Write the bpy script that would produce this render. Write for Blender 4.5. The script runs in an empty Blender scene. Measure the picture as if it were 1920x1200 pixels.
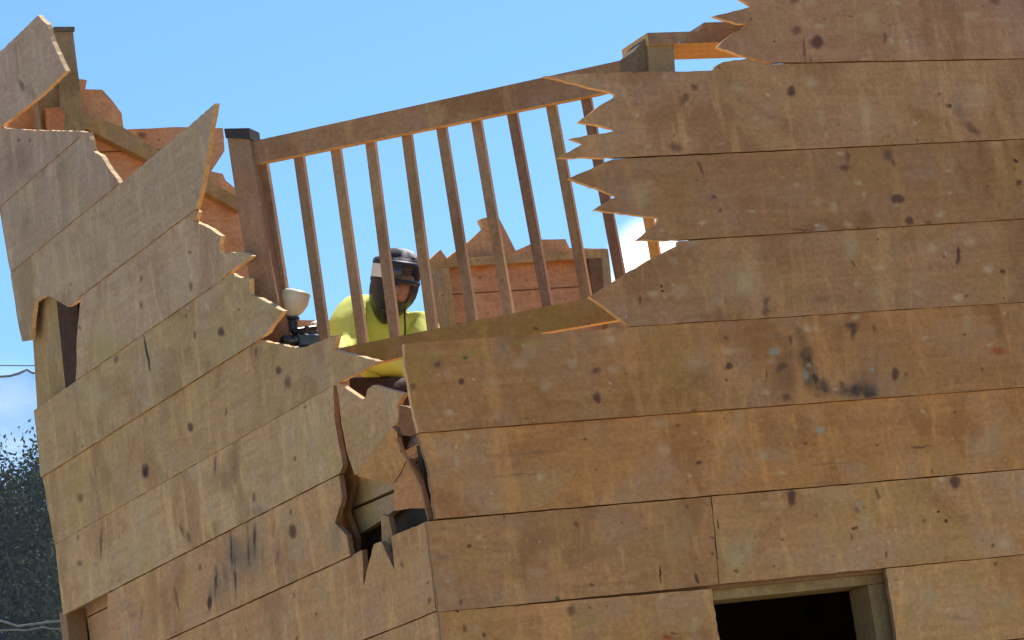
import bpy, bmesh, math, random
import numpy as np
from mathutils import Vector, Matrix, noise
random.seed(7)
SC = bpy.context.scene
# ------------------------------------------------------------------ camera
Q = np.array([[0.902, -0.406, -0.1466], [-0.0575, 0.2235, -0.973], [0.4278, 0.8861, 0.1783]])
_u, _s, _v = np.linalg.svd(Q); Q = _u @ _v
F = 7020.0
def ray(x, y): return Q.T @ np.array([(x-960)/F, (y-600)/F, 1.0])
_r = ray(757, 645)
CAM = np.array([0, 0, 3.8]) - 13.0*_r/np.linalg.norm(_r)
cd = bpy.data.cameras.new('camera'); cam = bpy.data.objects.new('camera', cd)
SC.collection.objects.link(cam)
cd.sensor_width = 36; cd.lens = 36*F/1920; cd.clip_start = .1; cd.clip_end = 3000
M = Matrix(((Q[0][0], -Q[1][0], -Q[2][0], CAM[0]), (Q[0][1], -Q[1][1], -Q[2][1], CAM[1]),
            (Q[0][2], -Q[1][2], -Q[2][2], CAM[2]), (0, 0, 0, 1)))
cam.matrix_world = M
SC.camera = cam
def U(x, y, n, p):
    """the point of the plane through p with normal n that the camera sees at photo pixel x, y"""
    d = ray(x, y); n = np.array(n, float)
    return CAM + d*(n @ (np.array(p, float)-CAM))/(n @ d)
# ------------------------------------------------------------------ light
SUN = Vector((.50, .34, .80)).normalized()
EL = math.asin(SUN.z); AZ = math.atan2(SUN.x, SUN.y)
W = bpy.data.worlds.new('World'); SC.world = W; W.use_nodes = True
wt = W.node_tree; wt.nodes.clear()
def wn(t, **k):
    n = wt.nodes.new(t)
    for a, b in k.items(): setattr(n, a, b)
    return n
sky = wn('ShaderNodeTexSky', sky_type='NISHITA'); sky.sun_disc = False
sky.sun_elevation = EL; sky.sun_rotation = AZ; sky.altitude = 300; sky.air_density = 1.0; sky.dust_density = 0.35; sky.ozone_density = 2.2
hs = wn('ShaderNodeMix', data_type='RGBA', blend_type='MULTIPLY'); hs.inputs[0].default_value = 1
hs.inputs[7].default_value = (.475, .665, .82, 1)
tc = wn('ShaderNodeTexCoord')
mp = wn('ShaderNodeMapping'); mp.inputs['Scale'].default_value = (9, 9, 16)
nz = wn('ShaderNodeTexNoise'); nz.inputs['Scale'].default_value = 2.2; nz.inputs['Detail'].default_value = 6; nz.inputs['Roughness'].default_value = .55
wt.links.new(tc.outputs['Generated'], mp.inputs[0]); wt.links.new(mp.outputs[0], nz.inputs['Vector'])
def wmath(op, a, b=None, c=None):
    n = wn('ShaderNodeMath', operation=op)
    for i, v in enumerate((a, b, c)):
        if v is None: continue
        if isinstance(v, (int, float)): n.inputs[i].default_value = v
        else: wt.links.new(v, n.inputs[i])
    return n.outputs[0]
def puff(px, py, rad, amt):
    """a cloud that stands in the sky in this direction"""
    d = ray(px, py); d /= np.linalg.norm(d)
    n = wn('ShaderNodeVectorMath', operation='DISTANCE'); n.inputs[1].default_value = tuple(d)
    wt.links.new(tc.outputs['Generated'], n.inputs[0])
    r = rad/F
    m = wn('ShaderNodeMapRange', interpolation_type='SMOOTHSTEP')
    m.inputs['From Min'].default_value = r; m.inputs['From Max'].default_value = r*.2
    wt.links.new(n.outputs['Value'], m.inputs['Value'])
    return wmath('MULTIPLY', m.outputs[0], amt)
tot = None
for a in ((1225, 490, 100, 2.0), (1290, 560, 150, 1.7), (1150, 560, 70, 1.2), (20, 770, 120, .35), (20, 880, 150, .75), (-260, 850, 260, .8), (2300, 300, 400, .8)):
    v = puff(*a); tot = v if tot is None else wmath('MAXIMUM', tot, v)
nn = wmath('MULTIPLY_ADD', nz.outputs[0], 2.6, -.75)
cl = wn('ShaderNodeClamp'); wt.links.new(wmath('MULTIPLY', tot, nn), cl.inputs[0])
mx = wn('ShaderNodeMix', data_type='RGBA'); mx.inputs[7].default_value = (10.5, 11.0, 11.6, 1)
wt.links.new(sky.outputs[0], hs.inputs[6]); wt.links.new(cl.outputs[0], mx.inputs[0]); wt.links.new(hs.outputs[2], mx.inputs[6])
bg = wn('ShaderNodeBackground'); bg.inputs[1].default_value = .12
wo = wn('ShaderNodeOutputWorld')
wt.links.new(mx.outputs[2], bg.inputs[0]); wt.links.new(bg.outputs[0], wo.inputs[0])
sl = bpy.data.lights.new('sun', 'SUN'); sl.energy = 4.2; sl.angle = math.radians(.5); sl.color = (1, .95, .86)
so = bpy.data.objects.new('sun', sl); SC.collection.objects.link(so)
so.rotation_euler = SUN.to_track_quat('Z', 'Y').to_euler(); so.location = (20, 14, 30)
SC.view_settings.view_transform = 'Standard'; SC.view_settings.look = 'None'
SC.view_settings.exposure = .80; SC.view_settings.gamma = 1
SC.cycles.max_bounces = 8; SC.cycles.diffuse_bounces = 5

# ------------------------------------------------------------------ helpers
def link(o): SC.collection.objects.link(o); return o
def tag(o, label=None, cat=None, group=None, kind=None):
    if label: o['label'] = label
    if cat: o['category'] = cat
    if group: o['group'] = group
    if kind: o['kind'] = kind
    return o
def empty(name, loc, label, cat, group=None):
    o = bpy.data.objects.new(name, None); o.location = loc; o.empty_display_size = .2
    return tag(link(o), label, cat, group)
def mesh_obj(name, bm, mats, parent=None, smooth=False):
    """links bm (in world coordinates) as one mesh object"""
    bmesh.ops.recalc_face_normals(bm, faces=bm.faces)
    me = bpy.data.meshes.new(name); bm.to_mesh(me); bm.free()
    for m in (mats if isinstance(mats, (list, tuple)) else [mats]): me.materials.append(m)
    if smooth:
        for p in me.polygons: p.use_smooth = True
    o = link(bpy.data.objects.new(name, me))
    if parent:
        o.parent = parent
        b = parent.matrix_basis.copy(); p = parent.parent
        while p: b = p.matrix_basis @ b; p = p.parent
        o.matrix_parent_inverse = b.inverted()
    return o
def lin(r, g, b):
    f = lambda c: c/12.92 if c <= .04045 else ((c+.055)/1.055)**2.4
    return (f(r/255), f(g/255), f(b/255))
def rough_poly(P, step=.06, amp=.0012, seed=0, longs=None, jag=None):
    """subdivides a 2D outline and gives it the wander of sawn and splintered wood"""
    rnd = random.Random(seed); out = []
    for i, a in enumerate(P):
        b = P[(i+1) % len(P)]; a = np.array(a); b = np.array(b)
        L = np.linalg.norm(b-a); n = max(1, int(L/(step if L > .6 or jag is None else .022))); out.append(a)
        if longs is not None: longs += [L > .6]*(n if L >= 1e-6 else 1)
        if L < 1e-6: continue
        nrm = np.array([-(b-a)[1], (b-a)[0]])/L
        am = amp if L > .6 or jag is None else jag
        for k in range(1, n):
            t = (k+rnd.uniform(-.3, .3))/n
            out.append(a+(b-a)*t+nrm*rnd.uniform(-am, am))
    return out
def slab3(bm, pts, off, mi=0, me=1, longs=None, ml=0):
    """prism from the 3D outline pts, pushed by vector off; front face takes slot mi, the cut edges slot me"""
    off = Vector(off)
    A = [bm.verts.new(Vector(p)) for p in pts]; B = [bm.verts.new(Vector(p)+off) for p in pts]
    f = bm.faces.new(A); f.material_index = mi
    g = bm.faces.new(list(reversed(B))); g.material_index = mi
    n = len(A)
    for i in range(n):
        s = bm.faces.new((A[i], B[i], B[(i+1) % n], A[(i+1) % n])); s.material_index = ml if longs and longs[i] else me
def box(bm, c, s, R=None, mi=0, bev=0.003):
    r = bmesh.ops.create_cube(bm, size=1)
    vs = r['verts']; bmesh.ops.scale(bm, vec=s, verts=vs)
    if bev:
        es = list({e for v in vs for e in v.link_edges})
        q = bmesh.ops.bevel(bm, geom=es, offset=bev, segments=1, affect='EDGES', profile=.5)
        vs = list({v for f in q['faces'] for v in f.verts} | {v for v in vs if v.is_valid})
        st = list(vs); seen = set(st)
        while st:
            v = st.pop()
            for e in v.link_edges:
                w = e.other_vert(v)
                if w not in seen: seen.add(w); st.append(w)
        vs = list(seen)
    if R is not None: bmesh.ops.rotate(bm, cent=(0, 0, 0), matrix=R, verts=vs)
    bmesh.ops.translate(bm, vec=c, verts=vs)
    for f in {f for v in vs for f in v.link_faces}: f.material_index = mi
def beam(bm, a, b, w, d, up=(0, 0, 1), mi=0, bev=.003, over=0):
    """a square-sawn timber from a to b: w across (side), d along up"""
    a = Vector(a); b = Vector(b); x = (b-a).normalized(); y = Vector(up).cross(x).normalized(); z = x.cross(y)
    R = Matrix((x, y, z)).transposed()
    box(bm, (a+b)/2, ((b-a).length+over, w, d), R, mi, bev)
def tube(bm, pts, rad, seg=8, mi=0):
    rings = []
    pts = [Vector(p) for p in pts]
    for i, p in enumerate(pts):
        t = (pts[min(i+1, len(pts)-1)]-pts[max(i-1, 0)]).normalized()
        u = t.cross(Vector((0, 0, 1)));
        if u.length < .05: u = t.cross(Vector((1, 0, 0)))
        u.normalize(); v = t.cross(u); r = rad[i] if isinstance(rad, (list, tuple)) else rad
        rings.append([bm.verts.new(p+(u*math.cos(2*math.pi*k/seg)+v*math.sin(2*math.pi*k/seg))*r) for k in range(seg)])
    for a, b in zip(rings, rings[1:]):
        for k in range(seg):
            bm.faces.new((a[k], a[(k+1) % seg], b[(k+1) % seg], b[k])).material_index = mi
    bm.faces.new(rings[0]).material_index = mi; bm.faces.new(list(reversed(rings[-1]))).material_index = mi

# ------------------------------------------------------------------ materials
def group_spot():
    g = bpy.data.node_groups.new('spot', 'ShaderNodeTree')
    for n in ('P', 'Row1', 'Row2'): g.interface.new_socket(n, in_out='INPUT', socket_type='NodeSocketVector')
    for n in ('Soft', 'Strength'): g.interface.new_socket(n, in_out='INPUT', socket_type='NodeSocketFloat')
    g.interface.new_socket('Fac', in_out='OUTPUT', socket_type='NodeSocketFloat')
    i = g.nodes.new('NodeGroupInput'); o = g.nodes.new('NodeGroupOutput')
    d = []
    for r in ('Row1', 'Row2'):
        n = g.nodes.new('ShaderNodeVectorMath'); n.operation = 'DOT_PRODUCT'
        g.links.new(i.outputs['P'], n.inputs[0]); g.links.new(i.outputs[r], n.inputs[1]); d.append(n.outputs['Value'])
    c = g.nodes.new('ShaderNodeCombineXYZ'); g.links.new(d[0], c.inputs[0]); g.links.new(d[1], c.inputs[1])
    L = g.nodes.new('ShaderNodeVectorMath'); L.operation = 'LENGTH'; g.links.new(c.outputs[0], L.inputs[0])
    m = g.nodes.new('ShaderNodeMapRange'); m.interpolation_type = 'SMOOTHSTEP'
    g.links.new(L.outputs['Value'], m.inputs['Value']); m.inputs['From Min'].default_value = 1.25
    g.links.new(i.outputs['Soft'], m.inputs['From Max'])
    x = g.nodes.new('ShaderNodeMath'); x.operation = 'MULTIPLY'
    g.links.new(m.outputs[0], x.inputs[0]); g.links.new(i.outputs['Strength'], x.inputs[1]); g.links.new(x.outputs[0], o.inputs[0])
    return g
SPOT = group_spot()
KIND = {  # colour, softness (where the full colour starts), strength
    'k': ((.125, .055, .038), .25, .72), 'K': ((.100, .042, .030), .50, .85), 'f': ((.17, .095, .06), .0, .42),
    's': ((.085, .055, .036), .1, .95), 'g': ((.13, .115, .105), .0, .55), 'p': ((.68, .52, .30), -.1, .42),
    'P': ((.72, .58, .37), -.2, .46), 'q': ((.52, .40, .21), -.1, .50), 'm': ((.30, .40, .33), .3, .6),
    'y': ((.36, .27, .04), -.1, .50), 'G': ((.03, .10, .03), .2, .85), 'r': ((.38, .07, .02), .2, .8), 'd': ((.03, .016, .012), .5, .9)}
WARM = (1.76, 1.39, 1.02)
def wood(name, base, axis='u', frame='xz', spots=(), seed=0, mottle=.5, splats=1.0, grain=1.0, specks=1.0, rough=.82, tint=None, warm=None):
    """weathered softwood ply or timber: base colour, grain along the u or v axis of the given frame, stains, paint specks and knots"""
    m = bpy.data.materials.new(name); m.use_nodes = True; t = m.node_tree; t.nodes.clear()
    N = lambda ty, **k: _new(t, ty, k)
    def _new(t, ty, k):
        n = t.nodes.new(ty)
        for a, b in k.items(): setattr(n, a, b)
        return n
    def mth(op, a, b=None, c=None, clamp=False):
        n = N('ShaderNodeMath', operation=op, use_clamp=clamp)
        for i, v in enumerate((a, b, c)):
            if v is None: continue
            if isinstance(v, (int, float)): n.inputs[i].default_value = v
            else: t.links.new(v, n.inputs[i])
        return n.outputs[0]
    def mix(f, a, b, mode='MIX'):
        n = N('ShaderNodeMix', data_type='RGBA', blend_type=mode)
        for i, v in ((0, f), (6, a), (7, b)):
            if isinstance(v, (int, float)): n.inputs[i].default_value = v
            elif isinstance(v, tuple): n.inputs[i].default_value = (*v, 1)
            else: t.links.new(v, n.inputs[i])
        return n.outputs[2]
    def rng(v, a, b, c=0, d=1):
        n = N('ShaderNodeMapRange'); n.interpolation_type = 'SMOOTHSTEP'
        t.links.new(v, n.inputs[0])
        for i, q in enumerate((a, b, c, d)): n.inputs[i+1].default_value = q
        return n.outputs[0]
    tcn = N('ShaderNodeTexCoord'); sp = N('ShaderNodeSeparateXYZ'); t.links.new(tcn.outputs['Object'], sp.inputs[0])
    iu = {'x': 0, 'y': 1, 'z': 2}; cu = sp.outputs[iu[frame[0]]]; cv = sp.outputs[iu[frame[1]]]
    oth = sp.outputs[3-iu[frame[0]]-iu[frame[1]]]
    cb = N('ShaderNodeCombineXYZ'); t.links.new(cu, cb.inputs[0]); t.links.new(cv, cb.inputs[1]); t.links.new(oth, cb.inputs[2])
    UV = cb.outputs[0]
    def noise_(sc, scale, det=4, ro=.55, dist=0):
        mpn = N('ShaderNodeMapping'); mpn.inputs['Scale'].default_value = sc; mpn.inputs['Location'].default_value = (seed*3.7, seed*1.9, seed*.7)
        t.links.new(UV, mpn.inputs[0]); n = N('ShaderNodeTexNoise')
        n.inputs['Scale'].default_value = scale; n.inputs['Detail'].default_value = det; n.inputs['Roughness'].default_value = ro; n.inputs['Distortion'].default_value = dist
        t.links.new(mpn.outputs[0], n.inputs['Vector']); return n
    st = (1, 9, 9) if axis == 'u' else (9, 1, 9)
    st2 = (1, 26, 20) if axis == 'u' else (26, 1, 20)
    g1 = noise_(st, 3.0, 5, .62, .6).outputs[0]; g2 = noise_(st2, 7.0, 3, .6, .3).outputs[0]
    m1 = noise_((1, 1.4, 1), 3.2, 5, .6, .4).outputs[0]; m2 = noise_((1, 1, 1), 11, 4, .6, .2).outputs[0]
    b = np.array(base)
    b = np.minimum(b*np.array(warm or WARM), .9); dark = tuple(b*np.array((.90, .88, .86))); lite = tuple(np.minimum(b*np.array((1.10, 1.11, 1.12)), 1))
    col = mix(rng(g1, .30, .72), dark, lite)
    col = mix(mth('MULTIPLY', rng(g2, .50, .75), .26*grain), col, tuple(b*np.array((.62, .56, .50))))
    grey = tuple(.45*b+.55*np.array((b.mean()*1.30, b.mean()*1.15, b.mean()*.92)))
    col = mix(mth('MULTIPLY', rng(m1, .44, .68), mottle), col, grey)
    col = mix(mth('MULTIPLY', rng(m2, .52, .74), .38*mottle), col, tuple(b*np.array((.66, .60, .58))))
    v1 = noise_((1, .8, 1), 2.6, 4, .6, .8).outputs[1]; sv = N('ShaderNodeSeparateColor'); t.links.new(v1, sv.inputs[0])
    col = mix(mth('MULTIPLY', rng(sv.outputs[0], .47, .66), 1.1*mottle, clamp=True), col, tuple(b*np.array((.93, 1.04, .80))))
    col = mix(mth('MULTIPLY', rng(sv.outputs[1], .50, .64), 1.2*mottle, clamp=True), col, tuple(b*np.array((.66, .58, .50))))
    col = mix(mth('MULTIPLY', rng(noise_((2.6, .6, 1), 4.5, 5, .68, .5).outputs[0], .50, .66), 1.0*mottle), col, tuple(np.minimum(b*np.array((1.42, 1.46, 1.34)), .95)))
    col = mix(rng(noise_((1, 1, 1), 55, 4, .75).outputs[0], .36, .64), mix(1.0, col, (.82, .79, .76), 'MULTIPLY'), col)
    if tint: col = mix(mth('MULTIPLY', rng(noise_((1, 1, 1), 5.0, 4, .6, .5).outputs[0], .42, .62), tint[1]), col, tint[0])
    # distorted position for everything that has an outline
    nd = noise_((1, 1, 1), 38, 2, .6); sub = N('ShaderNodeVectorMath', operation='SUBTRACT'); sub.inputs[1].default_value = (.5, .5, .5)
    t.links.new(nd.outputs[1], sub.inputs[0]); sc = N('ShaderNodeVectorMath', operation='MULTIPLY_ADD'); sc.inputs[1].default_value = (.022, .022, 0)
    t.links.new(sub.outputs[0], sc.inputs[0])
    nd2 = noise_((1, 1, 1), 15, 1, .5); sub2 = N('ShaderNodeVectorMath', operation='SUBTRACT'); sub2.inputs[1].default_value = (.5, .5, .5)
    t.links.new(nd2.outputs[1], sub2.inputs[0]); sc2 = N('ShaderNodeVectorMath', operation='MULTIPLY_ADD'); sc2.inputs[1].default_value = (.022, .022, 0)
    t.links.new(sub2.outputs[0], sc2.inputs[0]); t.links.new(UV, sc2.inputs[2]); t.links.new(sc2.outputs[0], sc.inputs[2])
    def cells(scale, rad, gate, seed2):
        mpn = N('ShaderNodeMapping'); mpn.inputs['Location'].default_value = (seed2+seed*.37, seed2*2+seed*.11, 0)
        t.links.new(sc.outputs[0], mpn.inputs[0])
        v = N('ShaderNodeTexVoronoi', voronoi_dimensions='2D'); v.inputs['Scale'].default_value = scale; t.links.new(mpn.outputs[0], v.inputs['Vector'])
        s = N('ShaderNodeSeparateColor'); t.links.new(v.outputs['Color'], s.inputs[0])
        r = mth('MULTIPLY', s.outputs[1], rad); q = mth('SUBTRACT', r, v.outputs['Distance'])
        return mth('MULTIPLY', rng(q, 0, rad*.35), mth('GREATER_THAN', s.outputs[0], 1-gate))
    col = mix(mth('MULTIPLY', cells(6, .24, .16, 1.3), .20*splats), col, (.60, .48, .32))
    col = mix(mth('MULTIPLY', cells(19, .16, .07, 7.7), .42*splats), col, (.64, .54, .40))
    col = mix(mth('MULTIPLY', cells(13, .09, .10, 4.1), .55*specks), col, (.055, .03, .022))
    col = mix(mth('MULTIPLY', cells(30, .13, .10, 9.1), .5*specks), col, (.075, .045, .032))
    if spots:
        flat = N('ShaderNodeSeparateXYZ'); t.links.new(sc.outputs[0], flat.inputs[0])
        c1 = N('ShaderNodeCombineXYZ'); t.links.new(flat.outputs[0], c1.inputs[0]); t.links.new(flat.outputs[1], c1.inputs[1]); c1.inputs[2].default_value = 1
        by = {}
        for s in spots: by.setdefault(s[2], []).append(s)
        order = 'qygfsprPmGkKd'
        for kd in sorted(by, key=lambda z: order.index(z)):
            kc, soft, strg = KIND[kd]; acc = None
            for r1, r2, _ in by[kd]:
                n = N('ShaderNodeGroup'); n.node_tree = SPOT; t.links.new(c1.outputs[0], n.inputs['P'])
                n.inputs['Row1'].default_value = r1; n.inputs['Row2'].default_value = r2
                n.inputs['Soft'].default_value = soft; n.inputs['Strength'].default_value = strg
                acc = n.outputs[0] if acc is None else mth('MAXIMUM', acc, n.outputs[0])
            if kd in 'sgqyfm': acc = mth('MULTIPLY', acc, rng(m2, .30, .62, .35, 1.15), clamp=True)
            col = mix(acc, col, kc)
    bs = N('ShaderNodeBsdfPrincipled'); t.links.new(col, bs.inputs['Base Color']); bs.inputs['Roughness'].default_value = rough
    bs.inputs['Specular IOR Level'].default_value = .25
    bp = N('ShaderNodeBump'); bp.inputs['Strength'].default_value = .35; bp.inputs['Distance'].default_value = .004
    t.links.new(mth('ADD', g2, m2), bp.inputs['Height']); t.links.new(bp.outputs[0], bs.inputs['Normal'])
    o = N('ShaderNodeOutputMaterial'); t.links.new(bs.outputs[0], o.inputs[0])
    return m
def plain(name, col, rough=.6, metal=0, spec=.5, nscale=20, namt=.25, bump=0, trans=0, coat=0, sharp=0):
    m = bpy.data.materials.new(name); m.use_nodes = True; t = m.node_tree; bs = t.nodes['Principled BSDF']
    n = t.nodes.new('ShaderNodeTexNoise'); n.inputs['Scale'].default_value = nscale; n.inputs['Detail'].default_value = 5
    tc_ = t.nodes.new('ShaderNodeTexCoord'); t.links.new(tc_.outputs['Object'], n.inputs['Vector'])
    r = t.nodes.new('ShaderNodeMix'); r.data_type = 'RGBA'
    r.inputs[6].default_value = (*[c*(1-namt) for c in col], 1); r.inputs[7].default_value = (*[min(1, c*(1+namt)) for c in col], 1)
    if sharp:
        mr = t.nodes.new('ShaderNodeMapRange'); mr.inputs[1].default_value = .5-sharp; mr.inputs[2].default_value = .5+sharp
        t.links.new(n.outputs[0], mr.inputs[0]); t.links.new(mr.outputs[0], r.inputs[0])
    else: t.links.new(n.outputs[0], r.inputs[0])
    t.links.new(r.outputs[2], bs.inputs['Base Color'])
    bs.inputs['Roughness'].default_value = rough; bs.inputs['Metallic'].default_value = metal; bs.inputs['Specular IOR Level'].default_value = spec
    bs.inputs['Transmission Weight'].default_value = trans; bs.inputs['Coat Weight'].default_value = coat
    if bump:
        b = t.nodes.new('ShaderNodeBump'); b.inputs['Strength'].default_value = bump; b.inputs['Distance'].default_value = .01
        t.links.new(n.outputs[0], b.inputs['Height']); t.links.new(b.outputs[0], bs.inputs['Normal'])
    return m

# ------------------------------------------------------------------ the tower
tower = empty('wooden_tower', (0, 0, 0), 'broken two-storey plywood-clad paintball tower with jagged battle-damaged walls and a railing across its open corner', 'tower')
WX, WY = 4.3, 4.15
NR, NL = (0, 1, 0), (1, 0, 0)
def PR(x, y): p = U(x, y, NR, (0, 0, 0)); return (p[0], p[2])
def PL(x, y): p = U(x, y, NL, (0, 0, 0)); return (p[1], p[2])
def inside(pt, poly):
    x, y = pt; c = False; n = len(poly)
    for i in range(n):
        x1, y1 = poly[i]; x2, y2 = poly[(i+1) % n]
        if (y1 > y) != (y2 > y) and x < (x2-x1)*(y-y1)/(y2-y1)+x1: c = not c
    return c
def spots_for(poly, spots, proj, pad=0):
    out = []
    for s in spots:
        x, y, rx, ry = s[:4]; kd = s[4]; a = math.radians(s[5]) if len(s) > 5 else 0
        if not inside((x, y), poly): continue
        c = np.array(proj(x, y)); ca, sa = math.cos(a), math.sin(a)
        v1 = np.array(proj(x+rx*ca, y+rx*sa))-c; v2 = np.array(proj(x-ry*sa, y+ry*ca))-c
        Mi = np.linalg.inv(np.array([v1, v2]).T)
        k = -Mi @ c
        out.append(((Mi[0, 0], Mi[0, 1], k[0]), (Mi[1, 0], Mi[1, 1], k[1]), kd))
    return out
EDGE = wood('weathered_edge_wood', (.20, .145, .10), 'u', 'xz', seed=49, splats=.1, specks=.15)
CUT = wood('fresh_cut_wood', (.45, .36, .24), 'u', 'xz', seed=50, mottle=.2, splats=.1, specks=.15, grain=.7)
RAW = wood('raw_inner_wood', (.22, .16, .11), 'u', 'xz', seed=51, mottle=.4, splats=.3, specks=.5)

def build_cladding(name, boards, spots, proj, lift, thick, parent, frame, label, darkedge=()):
    """one mesh of all the boards of a wall; every board has its own wood"""
    bm = bmesh.new(); mats = []
    for k, (poly, base, opt) in enumerate(boards):
        mats += [wood(f'{name}_board', base, 'u', frame, spots_for(poly, spots, proj), seed=k*1.7+len(boards), **opt)]
    mats += [CUT, EDGE]; ce = len(boards)
    rnd = random.Random(5)
    for k, (poly, base, opt) in enumerate(boards):
        lg = []; P = rough_poly([proj(*p) for p in poly], .05, .0012, k, lg, .0024)
        d0 = -rnd.uniform(0, .004)
        vs_ = [v for u, v in P]; v1, v0 = max(vs_), min(vs_)
        slab3(bm, [lift(u, v, d0-.005*min(1, (v1-v)/.29)) for u, v in P], Vector(lift(0, 0, thick))-Vector(lift(0, 0, 0)), k, ce+(k in darkedge), lg, ce+1)
    o = mesh_obj('wall', bm, mats, parent)
    if label: o['label'] = label
    return o
# seams of the front wall (right of the corner), photo pixels -> wall plane
def seamR(k, x):
    S = {'top': ((1400, -420), (1920, -420)), 'a0': ((1400, -40), (1920, -49)), 'a': ((1450, 121), (1920, 112)), 'b': ((1149, 297), (1920, 261)), 'c': ((1271, 451.5), (1920, 411)),
         'd': ((1181, 613), (1920, 567)), 'e': ((783, 812.5), (1920, 726.5)), 'f': ((816, 975), (1920, 880)), 'g': ((822, 1148), (1920, 1039.5)), 'h': ((840, 1316), (1920, 1196))}[k]
    (x0, y0), (x1, y1) = S
    return y0+(y1-y0)*(x-x0)/(x1-x0)
XE = 2950
g = .12
bR = []
bR.append(([(1400, -62), (1560, -110), (1620, -200), (1760, -215), (1800, -160), (XE, -260), (XE, seamR('a0', XE)-g), (1372, seamR('a0', 1372)-g), (1352, -52)], (.27, .18, .125), {}))
bR.append(([(1372, seamR('a0', 1372)+g), (XE, seamR('a0', XE)+g), (XE, seamR('a', XE)-g), (1448, 118.5), (1384, 104), (1343, 89), (1364, 70), (1403, 45), (1381, 45), (1336, 31), (1410, 12), (1389, 0), (1365, -14)], (.275, .185, .135), {}))
bR.append(([(1448, 121), (XE, seamR('a', XE)+g), (XE, seamR('b', XE)-g), (1149, 296.3), (1044, 297), (1093, 269), (1067, 261), (1149, 247), (1152, 243), (1083, 229), (1115, 205), (1153, 181), (1152, 176), (1019, 143), (1032, 143.5),
           (1149, 136.5), (1253, 135), (1339, 132), (1341, 124), (1355, 116.5), (1400, 110)], (.285, .195, .125), {}))
bR.append(([(1149, 299), (XE, seamR('b', XE)+g), (XE, seamR('c', XE)-g), (1271, 450.6), (1190, 452), (1232, 419), (1233, 409), (1112, 394), (1127, 384), (1157, 368), (1065, 335), (1113, 314)], (.24, .155, .09), {}))
bR.append(([(1271, 452.5), (XE, seamR('c', XE)+g), (XE, seamR('d', XE)-g), (1181, 612.3), (1103, 556.5), (1124, 545), (1148, 529), (1202, 496), (1235, 478), (1270, 461)], (.27, .18, .11), {}))
bR.append(([(757, 645), (850, 638), (940, 631.5), (1060, 622), (1181, 613.7), (XE, seamR('d', XE)+g), (XE, seamR('e', XE)-g), (783, 811.7), (768, 743), (759, 691)], (.275, .17, .085), {}))
bR.append(([(783.5, 813.5), (XE, seamR('e', XE)+g), (XE, seamR('f', XE)-1), (816, 973.5), (803, 877), (790, 830)], (.325, .195, .088), {}))
bR.append(([(799, 978), (816, 976.5), (1332, seamR('f', 1332)+1), (1337, 985), (1346, seamR('g', 1346)-g), (822, seamR('g', 822)-g)], (.30, .195, .105), {}))
bR.append(([(1333.3, seamR('f', 1333.3)+1), (XE, seamR('f', XE)+1), (XE, seamR('g', XE)-g), (1347.3, seamR('g', 1347.3)-g), (1338.3, 985)], (.335, .225, .12), {}))
winT = lambda x: 1103.5+(x-1334)*(1066-1103.5)/(1660-1334)
bR.append(([(822, seamR('g', 822)+g), (1334, 1103.5), (1349, 1203), (850, 1250), (830, 1310), (836, seamR('h', 836)-g), (825, 1200)], (.31, .20, .11), {}))
bR[-1] = ([(822, seamR('g', 822)+g), (1333.5, 1104.2), (1362, 1302), (838, seamR('h', 838)-g)], (.33, .21, .105), {})
bR.append(([(1660.5, 1066.6), (XE, seamR('g', XE)+g), (XE, seamR('h', XE)-g), (1682, seamR('h', 1682)-g)], (.36, .25, .13), {}))
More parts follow.
